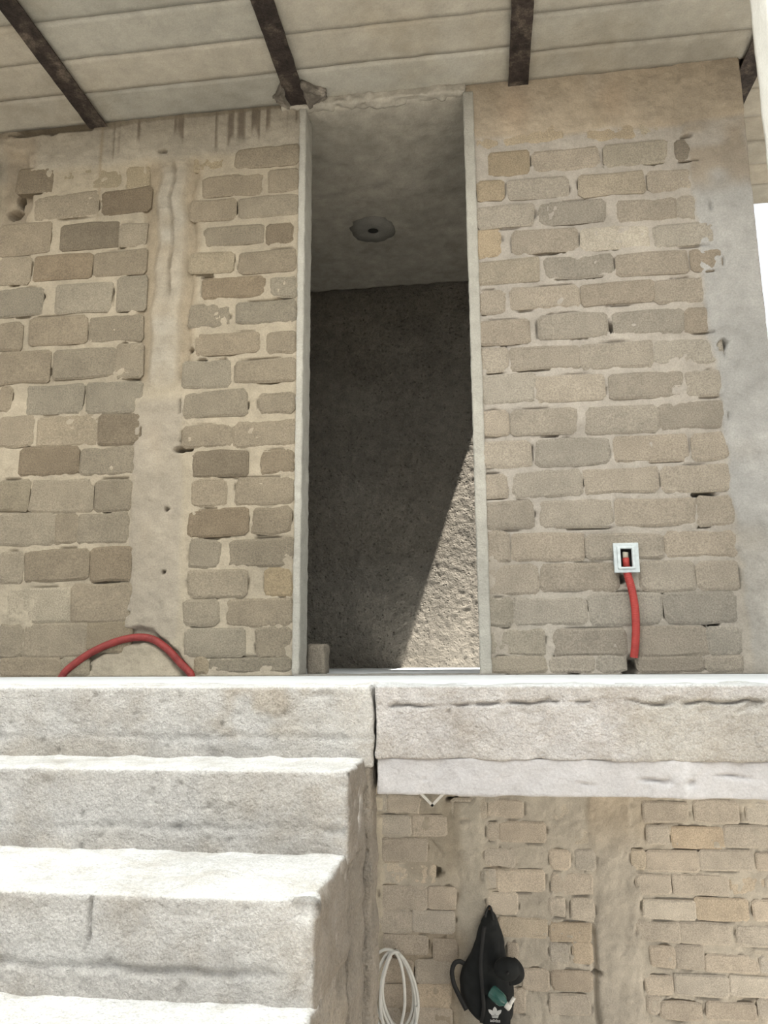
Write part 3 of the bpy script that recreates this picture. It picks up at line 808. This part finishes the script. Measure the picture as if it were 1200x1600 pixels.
def joist(name, x, ya, yb, label, seed):
    """steel I-joist, bottom flange below the planks"""
    m = []
    zb = CEIL_Z - 0.022
    m.append(boxvf(-0.043, 0.043, ya, yb, zb, zb + 0.007)); m.append(boxvf(-0.006, 0.006, ya, yb, zb + 0.007, 2.614))
    V, Fq = merge(m)
    V = V + np.array([0, 0, 0])
    base = np.array([x, (ya + yb) / 2, zb])
    P = V.copy(); P[:, 1] -= base[1]; P[:, 2] -= base[2]
    # subdivide along the length so that the flange can be uneven
    me = mesh_np(name, P, Fq, False, None, [M_STEEL])
    bm = bmesh.new(); bm.from_mesh(me)
    ed = [e for e in bm.edges if abs(e.verts[0].co.y - e.verts[1].co.y) > 0.5]
    bmesh.ops.subdivide_edges(bm, edges=ed, cuts=40, use_grid_fill=True)
    c = np.array([v.co[:] for v in bm.verts])
    wv = 0.0022 * fbm(c + base, 17, 2, seed)
    for v, q in zip(bm.verts, wv):
        v.co.x += q; v.co.z += abs(q) * 0.3
    bm.to_mesh(me); bm.free()
    o = obj(name, me, None, tuple(base))
    return tag(o, label, 'beam', 'steel joists of the plank ceiling')


joist('steel_joist', JX[0], 2.03, 3.0, 'dark steel ceiling joist out at the far left end of the roof', 0)
joist('steel_joist', JX[1], 2.03, 3.0, 'dark rusty steel ceiling joist at the upper left, above the left block wall', 1)
joist('steel_joist', JX[2], 2.03, 3.0, 'blotchy steel ceiling joist meeting the wall just left of the doorway', 2)
joist('steel_joist', JX[3], 2.03, 3.0, 'dark steel ceiling joist meeting the wall right of the doorway', 3)
joist('steel_joist', JX[4], 2.03, 4.13, 'dark steel joist passing behind the end of the right wall by the white column', 4)
joist('steel_joist', JX[5], 2.03, 4.13, 'dark steel ceiling joist at the outer right roof edge', 5)

j2 = [o for o in SC.objects if o.name.startswith('steel_joist') and abs(o.location.x - JX[2]) < 0.01][0]
for sx, w_, sd in ((-1, 0.05, 401), (1, 0.09, 402)):
    xa, xb = (-0.045 - w_, -0.040) if sx < 0 else (0.040, 0.045 + w_)
    def smear(P, d, sx=sx, w_=w_):
        P = P.copy(); f_ = np.clip((np.abs(P[:, 0]) - 0.04) / w_, 0, 1)
        P[:, 2] += 0.016 * f_ * (d[:, 2] < 0); P[:, 1] = 0.43 + (P[:, 1] - 0.43) * (1 - 0.75 * f_)
        return P
    o = obj('mortar_smear', rough_box(xa, xb, 0.33, 0.50, -0.012, 0.026, (.009, .009, .009), .010, .010, 32, 3, sd, mat=M_SMEAR, extra=smear), j2)
    o['label'] = 'dark dirty mortar packed round the joist end'

# lumpy mortar packed round the joist end and along the top of the doorway
lump = struct(obj('trim_6', rough_box(-0.84, -0.015, 2.978, 3.03, 2.497, 2.545, (.007, .008, .007), .008, .009, 34, 3, 120, mat=M_BATHCEIL)))
lump['label'] = 'lumpy mortar line along the top of the doorway'

# ---- pale column at the right front
col = struct(obj('trim_7', rough_box(0.935, 1.14, 2.2, 2.35, 0.0, CEIL_Z - 0.003, (.02, .02, .025), .008, .004, 10, 3, 130, mat=M_COLUMN)))
col['label'] = 'white plastered column at the upper right edge'

# ------------------------------------------------------------------ staircase
stairs = thing('staircase', 'rough cast concrete staircase with dusty treads coloured brighter for overhead light at the lower left', 'stairs', (-1.3, 1.0, GROUND_Z))
NOSE = [2.0, 1.79, 1.472]
while len(NOSE) < 15:
    NOSE.append(NOSE[-1] - 0.285)
XR = [-0.296, -0.315, -0.322] + [-0.324] * 12
Z0 = GROUND_Z


def riser_tint(ztop, k):
    def f(P):
        q = np.column_stack([P[:, 0], P[:, 2]])
        t = np.ones((len(P), 3)) * np.array((1.0, 1.0, 0.985))
        t = tint_mix(t, 0.5 * smooth01(vnoise(q, 8, 140 + k) * 1.6 - 0.3), (0.85, 0.82, 0.76))
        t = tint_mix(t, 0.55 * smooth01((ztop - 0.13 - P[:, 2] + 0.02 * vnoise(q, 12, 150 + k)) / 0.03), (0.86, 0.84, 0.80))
        if k == 0:      # brown stains and a darker foot on the top riser
            t = tint_mix(t, 0.75 * band(P[:, 0] + 0.03 * vnoise(q, 20, 231), -0.70, -0.46, 0.06) * band(P[:, 2], -0.12, 0.02, 0.05) * smooth01(vnoise(q, 22, 232) * 1.3 + 0.5), (0.80, 0.73, 0.62))
            t = tint_mix(t, 0.5 * band(P[:, 0] + 0.05 * vnoise(q, 9, 233), -1.3, -0.9, 0.1) * smooth01((-0.11 - P[:, 2]) / 0.04), (0.82, 0.77, 0.68))
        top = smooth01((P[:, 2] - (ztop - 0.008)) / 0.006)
        t = tint_mix(t, 0.95 * top, (1.45, 1.50, 1.53))  # tread tops: pale dust, with overhead brightness also put into the colour
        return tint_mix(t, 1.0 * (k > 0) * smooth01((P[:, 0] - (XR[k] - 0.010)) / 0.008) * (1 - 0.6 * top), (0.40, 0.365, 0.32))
    return f


def step_extra(k, ztop):
    def f(P, d):
        q = np.column_stack([P[:, 0], P[:, 2]])
        P = P.copy()
        fr = (d[:, 1] < -0.4)
        # waist line of the formwork, pocks and the chipped right end
        P[:, 1] += fr * (0.012 if k == 2 else 0.005) * band(P[:, 2] + 0.006 * vnoise(q, 14, 160 + k), ztop - 0.136, ztop - 0.124, 0.008) * smooth01(vnoise(q, 6, 170 + k) + 0.5)
        P[:, 1] += fr * 0.010 * smooth01(vnoise(q, 42, 180 + k) * 2 - 0.9)
        if k == 2:
            P[:, 1] += fr * 0.016 * band(P[:, 0] + 0.016 * vnoise(q, 26, 191), -0.765, -0.760, 0.006) * smooth01((P[:, 2] - ztop + 0.12) / 0.02)
        P[:, 0] += (d[:, 0] > 0.4) * 0.007 * fbm(np.column_stack([P[:, 1], P[:, 2]]), 22, 3, 197)
        if k in (1, 2):
            chip = smooth01((P[:, 0] - (XR[k] - 0.05) + 0.03 * vnoise(P, 25, 195)) / 0.05) * smooth01((P[:, 2] - ztop + 0.05) / 0.05) * fr
            P[:, 1] += 0.02 * chip; P[:, 2] -= 0.012 * chip
        return P
    return f


for k, yn in enumerate(NOSE):
    zt = -0.18 * k
    if zt - 0.18 < Z0 - 0.001:
        break
    fine = k <= 3
    yb = (SLAB_Y + 0.16) if k == 0 else NOSE[k - 1] + 0.03
    zb = max(zt - 0.205, Z0)
    res = (.0070, .012, .0065) if fine else (.05, .06, .05)
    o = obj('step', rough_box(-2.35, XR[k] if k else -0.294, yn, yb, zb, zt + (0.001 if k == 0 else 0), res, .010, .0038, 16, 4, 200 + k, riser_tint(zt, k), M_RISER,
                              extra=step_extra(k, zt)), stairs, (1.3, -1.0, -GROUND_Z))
    if k == 0:
        o['label'] = 'top riser under the landing edge'


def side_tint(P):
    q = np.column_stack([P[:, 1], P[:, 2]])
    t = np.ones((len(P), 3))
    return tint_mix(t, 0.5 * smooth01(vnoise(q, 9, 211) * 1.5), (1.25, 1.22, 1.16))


for k, yn in enumerate(NOSE):
    zt = -0.18 * k - 0.19
    if zt <= Z0 + 0.02:
        break
    yb = (SLAB_Y + 0.10) if k == 0 else NOSE[k - 1] + 0.02
    res = (.4, .012, .012) if k < 6 else (.4, .06, .06)
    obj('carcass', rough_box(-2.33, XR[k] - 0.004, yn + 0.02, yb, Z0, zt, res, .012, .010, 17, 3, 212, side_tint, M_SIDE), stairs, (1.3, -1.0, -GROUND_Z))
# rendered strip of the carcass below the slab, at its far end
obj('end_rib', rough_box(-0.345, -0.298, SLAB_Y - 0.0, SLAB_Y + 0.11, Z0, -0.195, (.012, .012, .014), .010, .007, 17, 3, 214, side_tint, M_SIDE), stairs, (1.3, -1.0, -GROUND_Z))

# ------------------------------------------------------------------ things
# red corrugated conduits
def corr_path(pts, n=14):
    P = spline(pts, n); d = np.r_[0, np.cumsum(np.linalg.norm(np.diff(P, axis=0), axis=1))]
    s = np.arange(0, d[-1], 0.0022)
    return np.column_stack([np.interp(s, d, P[:, i]) for i in range(3)])


def conduit(name, pts, rad, label, loc, mat):
    P = corr_path(pts) - np.array(loc)
    V, Fq = tube(P, rad, 12, radf=lambda i: rad * (1.0 if i % 3 else 0.86))
    o = obj(name, mesh_np(name, V, Fq, True, None, [mat]), None, loc)
    return tag(o, label, 'conduit')


conduit('red_conduit', [(-1.722, 2.994, -0.012), (-1.69, 2.992, 0.030), (-1.60, 2.992, 0.093), (-1.50, 2.992, 0.136), (-1.41, 2.992, 0.155), (-1.335, 2.992, 0.148), (-1.27, 2.992, 0.108), (-1.215, 2.992, 0.055), (-1.17, 2.992, 0.012), (-1.165, 2.994, -0.012)],
        0.0155, 'red corrugated conduit arching up out of the landing at the left wall foot', (-1.44, 2.99, 0.0), M_RED_SHADED)
conduit('red_conduit', [(0.533, 2.978, 0.400), (0.534, 2.974, 0.372), (0.546, 2.972, 0.31), (0.553, 2.972, 0.243), (0.552, 2.974, 0.17), (0.546, 2.977, 0.11), (0.540, 2.985, 0.062)],
        0.0150, 'red corrugated conduit hanging straight down from the metal electrical box', (0.54, 2.98, 0.055), M_RED)
# broken hole under the right conduit
hv = rough_box(-0.030, 0.030, -0.006, 0.02, -0.028, 0.028, (.008, .008, .008), .012, .008, 60, 2, 300, mat=M_DARK)

# electrical box
bx0, bx1, bz0, bz1 = 0.486, 0.578, 0.374, 0.486
t = thing('electrical_box', 'galvanised metal electrical box with a cut-out in the right block wall', 'electrical box', ((bx0 + bx1) / 2, 2.985, bz0))
cx, cz = (bx0 + bx1) / 2, bz0


def plate(x0, x1, z0, z1, hx0, hx1, hz0, hz1, y0, y1):
    """frame with a rectangular hole"""
    o_ = [(x0, z0), (x1, z0), (x1, z1), (x0, z1)]; i_ = [(hx0, hz0), (hx1, hz0), (hx1, hz1), (hx0, hz1)]
    V = [(x, y0, z) for x, z in o_] + [(x, y0, z) for x, z in i_] + [(x, y1, z) for x, z in o_] + [(x, y1, z) for x, z in i_]
    Fq = []
    for i in range(4):
        j = (i + 1) % 4
        Fq += [(i, j, 4 + j, 4 + i), (8 + j, 8 + i, 12 + i, 12 + j), (j, i, 8 + i, 8 + j), (4 + i, 4 + j, 12 + j, 12 + i)]
    return np.array(V, float), Fq


hx0, hx1, hz0, hz1 = 0.5115, 0.5515, 0.3955, 0.4625
fm = mesh_np('face_plate', *plate(bx0 - cx, bx1 - cx, 0, bz1 - cz, hx0 - cx, hx1 - cx, hz0 - cz, hz1 - cz, -0.026, -0.018), False, None, [M_GALV])
obj('face_plate', bevel(fm, 0.0015, 2), t)
rm = mesh_np('raised_rim', *plate(hx0 - 0.013 - cx, hx1 + 0.011 - cx, hz0 - 0.009 - cz, hz1 + 0.009 - cz, hx0 - 0.001 - cx, hx1 + 0.001 - cx, hz0 - .001 - cz, hz1 + .001 - cz, -0.033, -0.024), False, None, [M_GALV])
obj('raised_rim', bevel(rm, 0.002, 2), t)
obj('side_walls', mesh_np('side_walls', *plate(bx0 + .003 - cx, bx1 - .003 - cx, .003, bz1 - .003 - cz, bx0 + .006 - cx, bx1 - .006 - cx, .006, bz1 - .006 - cz, -0.018, 0.012), False, None, [M_GALV]), t)
obj('back_plate', mesh_np('back_plate', *boxvf(bx0 + .004 - cx, bx1 - .004 - cx, -0.002, 0.003, .004, bz1 - .004 - cz), False, None, [M_DARK]), t)  # shade of the box interior put into a near-black plate colour
kp = [(0.531 - cx, -0.012, 0.428 - cz), (0.531 - cx, -0.012, 0.446 - cz), (0.532 - cx, -0.012, 0.452 - cz)]
o = obj('plug', mesh_np('plug', *tube(kp, 0.011, 12), True, None, [plain('plug_mortar', (0.42, 0.38, 0.30))]), t); o['label'] = 'pale plug in the conduit mouth'
kp = [(0.532 - cx, -0.013, 0.398 - cz), (0.531 - cx, -0.013, 0.43 - cz)]
o = obj('conduit_end', mesh_np('conduit_end', *tube(kp, 0.0125, 12), True, None, [M_RED]), t); o['label'] = 'red conduit end inside the box'

# small concrete block on the bathroom floor
t = obj('concrete_block', rough_box(-0.075, 0.0, -0.06, 0.06, 0, 0.125, (.01, .012, .01), .008, .005, 30, 3, 310, mat=M_BRICK), None, (-0.684, 3.32, 0.0))
tag(t, 'small rough concrete block standing on the floor inside the doorway', 'block')

# coil of white hose on a nail
t = thing('hose_coil', 'coil of thin white hose hanging on the ground floor brick wall', 'hose', (-0.57, 4.70, -1.56))
rc = np.random.default_rng(21)
pts = []
loops = [(0.118, 0.235, 0.00), (0.112, 0.215, -.012), (0.098, 0.195, .012), (0.108, 0.225, .022), (0.086, 0.160, .004), (0.120, 0.245, .014)]
for i, (a_, b_, ox) in enumerate(loops):
    for s in range(26):
        q = s / 26; f_ = 2 * math.pi * q
        a2, b2, o2 = [lerp(loops[i][j], loops[(i + 1) % len(loops)][j], q) if i < len(loops) - 1 else loops[i][j] for j in range(3)]
        lean = 0.10 * (1 - math.cos(f_)) * 0.12
        xx = o2 - a2 * math.sin(f_) * (0.62 + 0.38 * (1 - math.cos(f_)) / 2 + 0.12 * math.sin(f_) ** 2) + (i - 2.5) * 0.006 * math.sin(f_)
        zz = -b2 * (1 - math.cos(f_)) + 0.003 * i
        pts.append((xx + lean, -0.035 - 0.011 * (i % 3) - 0.004 * i + 0.004 * math.sin(3 * f_), zz))
P = spline(pts[:-6], 4)
P = P + 0.004 * np.column_stack([vnoise(P, 9, 1), vnoise(P, 9, 2) * 0.4, vnoise(P, 9, 3)])
obj('hose', mesh_np('hose', *tube(P, 0.0085, 8), True, None, [M_HOSE]), t)
obj('nail', mesh_np('nail', *tube([(0.0, 0.07, -0.018), (0.0, -0.08, -0.010)], 0.005, 8), True, None, [M_NAIL]), t)
tail = spline([(-0.10, -0.03, -0.02), (-0.04, -0.06, 0.018), (0.02, -0.07, 0.0), (0.055, -0.07, -0.10), (0.062, -0.07, -0.26), (0.03, -0.07, -0.40)], 10)
o = obj('hose_end', mesh_np('hose_end', *tube(tail, 0.0085, 8), True, None, [M_HOSE]), t)

# white V shaped strip under the slab
V1 = np.array([(-0.42, 0, 0.085), (-0.345, 0, 0.012), (-0.335, 0, 0.012), (-0.262, 0, 0.085)])
t = thing('plastic_strip', 'white plastic strip bent into a V under the slab, above the hose coil', 'strip', (-0.34, 4.70, -0.785))
for nm, a_, b_ in (('left_arm', (-0.085, 0, 0.088), (0.0, 0, 0.005)), ('right_arm', (0.085, 0, 0.088), (0.0, 0, 0.005))):
    a_ = np.array(a_); b_ = np.array(b_); d = (b_ - a_) / np.linalg.norm(b_ - a_); nn = np.array([d[2], 0, -d[0]]) * 0.0075
    v = []
    for yy in (-0.012, 0.012):
        v += [a_ + nn + (0, yy, 0), a_ - nn + (0, yy, 0), b_ - nn + d * 0.007 + (0, yy, 0), b_ + nn + d * 0.007 + (0, yy, 0)]
    f = [(0, 1, 2, 3), (7, 6, 5, 4), (0, 4, 5, 1), (1, 5, 6, 2), (2, 6, 7, 3), (3, 7, 4, 0)]
    obj('arm', mesh_np('arm', v, f, False, None, [M_WHITEPL]), t)

# ---- black backpack hanging from a nail
BX, BY, BZ = -0.05, 4.70, -1.92
t = thing('backpack', 'black backpack with a small white emblem hanging on the ground floor brick wall', 'backpack', (BX, BY, BZ))
prof = [(-1.345, -.045, -.018, .012), (-1.365, -.050, -.004, .022), (-1.399, -.077, .014, .035), (-1.45, -.096, .032, .05), (-1.50, -.112, .044, .06), (-1.567, -.142, .054, .075),
        (-1.634, -.182, .070, .085), (-1.70, -.206, .085, .095), (-1.765, -.200, .094, .10), (-1.829, -.178, .088, .10), (-1.875, -.141, .078, .088), (-1.905, -.105, .060, .06), (-1.915, -.07, .03, .03)]
zz = np.array([q[0] for q in prof]); s = np.linspace(0, 1, 60); sp = np.linspace(0, 1, len(prof))
PR = np.array(prof); ring_n = 40
PI_ = spline(PR, 6)
V = []
for (z_, l_, r_, dp) in PI_:
    a = np.arange(ring_n) * 2 * math.pi / ring_n
    cxx, hw = (l_ + r_) / 2, (r_ - l_) / 2
    ca, sa = np.cos(a), np.sin(a)
    xx = cxx + hw * np.sign(ca) * np.abs(ca) ** 0.75
    yy = BY + 0.030 - dp * np.where(sa > 0, np.abs(sa) ** 0.7, -0.18 * np.abs(sa))
    V.append(np.column_stack([xx, yy, np.full(ring_n, z_)]))
nr = len(V); V = np.vstack(V)
fold = 0.012 * vnoise(np.column_stack([V[:, 0] * 1.6, V[:, 1] * 0.5, V[:, 2] * 0.45]), 26, 5) + 0.006 * fbm(V, 22, 2, 6)
env = smooth01((V[:, 2] + 1.915) / 0.05)
V[:, 1] -= fold * env * (V[:, 1] < BY + 0.02); V[:, 0] += 0.5 * fold * env
V -= np.array([BX, BY, BZ])
Fq = []
for i in range(nr - 1):
    for k in range(ring_n):
        k2 = (k + 1) % ring_n
        Fq.append((i * ring_n + k, i * ring_n + k2, (i + 1) * ring_n + k2, (i + 1) * ring_n + k))
Fq.append(tuple(range(ring_n))[::-1]); Fq.append(tuple(range((nr - 1) * ring_n, nr * ring_n)))
obj('body', mesh_np('body', V, Fq, True, None, [M_BLACK]), t)
# front pocket with the emblem
pv = rough_box(-0.075, 0.075, -0.03, 0.05, -0.085, 0.085, (.008, .012, .008), .028, .004, 18, 2, 330, mat=M_BLACK)
pk = obj('front_pocket', pv, t, (0.040, -0.072, 0.092))


def strap(pts, w, th, name, parent):
    P = spline(pts, 8); T = np.gradient(P, axis=0); T /= np.linalg.norm(T, axis=1)[:, None]
    V = []
    for p, tt in zip(P, T):
        side = np.cross(tt, (0, 1, 0.15)); side /= np.linalg.norm(side) + 1e-9
        nn = np.cross(side, tt)
        V += [p + side * w + nn * th, p - side * w + nn * th, p - side * w - nn * th, p + side * w - nn * th]
    Fq = []
    for i in range(len(P) - 1):
        for k in range(4):
            Fq.append((i * 4 + k, i * 4 + (k + 1) % 4, i * 4 + 4 + (k + 1) % 4, i * 4 + 4 + k))
    Fq.append((3, 2, 1, 0)); m_ = 4 * (len(P) - 1); Fq.append((m_, m_ + 1, m_ + 2, m_ + 3))
    return obj(name, mesh_np(name, V, Fq, True, None, [M_BLACK2]), parent)


B0 = np.array([BX, BY, BZ])
strap([np.array(q) - B0 for q in [(-.175, 4.685, -1.615), (-.205, 4.675, -1.60), (-.232, 4.67, -1.612), (-.246, 4.665, -1.655), (-.236, 4.66, -1.71), (-.212, 4.655, -1.76), (-.17, 4.64, -1.83)]], 0.012, 0.003, 'shoulder_strap', t)
strap([np.array(q) - B0 for q in [(-.055, 4.70, -1.375), (-.045, 4.70, -1.34), (-.028, 4.70, -1.318), (-.016, 4.70, -1.345), (-.010, 4.70, -1.39)]], 0.006, 0.003, 'haul_loop', t)
strap([np.array(q) - B0 for q in [(-.06, 4.66, -1.41), (-.075, 4.635, -1.50), (-.085, 4.61, -1.60), (-.08, 4.60, -1.70), (-.075, 4.60, -1.80), (-.09, 4.62, -1.88)]], 0.010, 0.003, 'shoulder_strap', t)
obj('nail', mesh_np('nail', *tube([(-0.028 - BX, 0.075, -1.332 - BZ), (-0.028 - BX, -0.035, -1.322 - BZ)], 0.004, 8), True, None, [M_NAIL]), t)
# three-leaf emblem and the small word below it, as printed raised on the pocket
lf = []
def leaf(ang, L, w, ox, oz):
    n_ = 9; out = []
    for s_ in np.linspace(0, 1, n_):
        hw = w * math.sin(math.pi * min(1, s_ * 0.93 + 0.07)) ** 0.8
        out.append((s_ * L, hw))
    up_ = [(x, y) for x, y in out]; dn = [(x, -y) for x, y in out[::-1]]
    q = up_ + dn; c_, s2 = math.cos(ang), math.sin(ang)
    pts_ = [(ox + x * c_ - y * s2, oz + x * s2 + y * c_) for x, y in q]
    m_ = len(pts_)
    v = [(x, -0.0035, z) for x, z in pts_] + [(x, 0.0, z) for x, z in pts_]
    f = [tuple(range(m_)), tuple(range(m_, 2 * m_))[::-1]] + [(i, m_ + i, m_ + (i + 1) % m_, (i + 1) % m_) for i in range(m_)]
    return v, f


em = [leaf(math.radians(90), 0.036, 0.0115, 0, 0.004), leaf(math.radians(38), 0.040, 0.0095, 0.004, 0.0), leaf(math.radians(142), 0.040, 0.0095, -0.004, 0.0)]
for i in range(3):
    em.append(boxvf(-0.020 + 0.002 * i, 0.020 - 0.002 * i, -0.0035, 0.0, -0.003 - 0.006 * i, 0.0 - 0.006 * i))
EMX, EMZ = 0.034, 0.092
o = obj('emblem', mesh_np('emblem', *merge(em), False, None, [M_EMBLEM]), pk, (EMX - 0.040, -0.0315, EMZ - 0.092)); o['label'] = 'white three-leaf emblem'
tx = bpy.data.curves.new('emblem_word', 'FONT'); tx.body = 'adidas'; tx.size = 0.022; tx.extrude = 0.0012; tx.align_x = 'CENTER'
to = bpy.data.objects.new('tmp_text', tx); COL.objects.link(to)
dg = bpy.context.evaluated_depsgraph_get(); dg.update()
tm = bpy.data.meshes.new_from_object(to.evaluated_get(dg)); bpy.data.objects.remove(to)
tm.materials.clear(); tm.materials.append(M_EMBLEM); tm.name = 'emblem_word'
o = obj('emblem_word', tm, pk, (EMX - 0.040, -0.0315, EMZ - 0.092 - 0.036), (math.pi / 2, 0, 0)); o['label'] = 'small white word under the emblem'

# black cap hung over the backpack
t = thing('cap', 'black cap hanging over the right side of the black backpack', 'cap', (0.07, 4.60, -1.60), (0, 0, 0))
V = []; Fq = []; nu, nv = 24, 10
for j in range(nv):
    ph = math.pi / 2 * j / (nv - 1)
    for i in range(nu):
        th_ = 2 * math.pi * i / nu
        r_ = 0.072 * math.cos(ph) + 0.001
        V.append((r_ * math.cos(th_), -0.060 * math.sin(ph), r_ * math.sin(th_) * 0.85))
for j in range(nv - 1):
    for i in range(nu):
        i2 = (i + 1) % nu
        Fq.append((j * nu + i, j * nu + i2, (j + 1) * nu + i2, (j + 1) * nu + i))
Fq.append(tuple((nv - 1) * nu + i for i in range(nu))); Fq.append(tuple(range(nu))[::-1])
V = np.array(V); V += 0.003 * np.column_stack([vnoise(V, 30, 7), vnoise(V, 30, 8), vnoise(V, 30, 9)])
obj('crown', mesh_np('crown', V, Fq, True, None, [M_BLACK]), t, (-0.012, 0.005, 0.0))
# visor: curved crescent plate
V = []; Fq = []; nu, nv = 15, 5
for lay in (0, 1):
    for j in range(nv):
        rr = lerp(0.060, 0.092, j / (nv - 1))
        for i in range(nu):
            th_ = math.radians(lerp(-75, 75, i / (nu - 1)))
            stretch = 1.0 if j < 1 else 1.0
            V.append((rr * math.cos(th_) * (1.0), -0.012 + 0.022 * math.sin(th_) ** 2 + 0.003 * lay, rr * math.sin(th_) * 0.82))
for lay in (0, 1):
    for j in range(nv - 1):
        for i in range(nu - 1):
            b_ = lay * nu * nv + j * nu + i; q = (b_, b_ + 1, b_ + nu + 1, b_ + nu)
            Fq.append(q if lay else q[::-1])
o_ = nu * nv
edge = [i for i in range(nu)] + [j * nu + nu - 1 for j in range(1, nv)] + [(nv - 1) * nu + i for i in range(nu - 2, -1, -1)] + [j * nu for j in range(nv - 2, 0, -1)]
for a_, b_ in zip(edge, edge[1:] + edge[:1]):
    Fq.append((a_, b_, b_ + o_, a_ + o_))
obj('visor', mesh_np('visor', V, Fq, True, None, [M_BLACK2]), t, (-0.012, 0.0, -0.01), (0, math.radians(12), 0))
obj('button', mesh_np('button', *tube([(0, -0.052, 0), (0, -0.064, 0)], 0.008, 10), True, None, [M_BLACK2]), t, (-0.012, 0, 0))

# small clear teal bottle with a white cap, tucked against the backpack
t = thing('plastic_bottle', 'small clear teal plastic bottle with a white cap held against the black backpack', 'bottle', (0.012, 4.565, -1.735), (0, 0, 0))


def lathe(prof, seg=20):
    V = []; Fq = []
    for (r_, y_) in prof:
        for i in range(seg):
            a = 2 * math.pi * i / seg; V.append((r_ * math.cos(a), r_ * math.sin(a), y_))
    for j in range(len(prof) - 1):
        for i in range(seg):
            i2 = (i + 1) % seg
            Fq.append((j * seg + i, j * seg + i2, (j + 1) * seg + i2, (j + 1) * seg + i))
    Fq.append(tuple(range(seg))[::-1]); Fq.append(tuple(range((len(prof) - 1) * seg, len(prof) * seg)))
    return np.array(V), Fq


ax = Vector((0.62, -0.25, -0.42)).normalized()
q = ax.to_track_quat('Z', 'Y').to_euler()
obj('bottle_body', mesh_np('bottle_body', *lathe([(0.022, -0.060), (0.033, -0.054), (0.035, -0.03), (0.034, 0.0), (0.030, 0.020), (0.015, 0.036), (0.013, 0.044)]), True, None, [M_TEAL]), t, (0, 0, 0), q)
obj('bottle_cap', mesh_np('bottle_cap', *lathe([(0.0165, 0.040), (0.0175, 0.043), (0.0175, 0.066), (0.012, 0.070)]), True, None, [M_WHITEPL]), t, (0, 0, 0), q)
hd = tube([np.array((0.045, -0.018, -0.030)), np.array((0.062, -0.02, -0.005)), np.array((0.076, -0.02, 0.016))], 0.010, 10)
o = obj('spout', mesh_np('spout', *hd, True, None, [M_WHITEPL]), t); o['label'] = 'white tip pointing up'
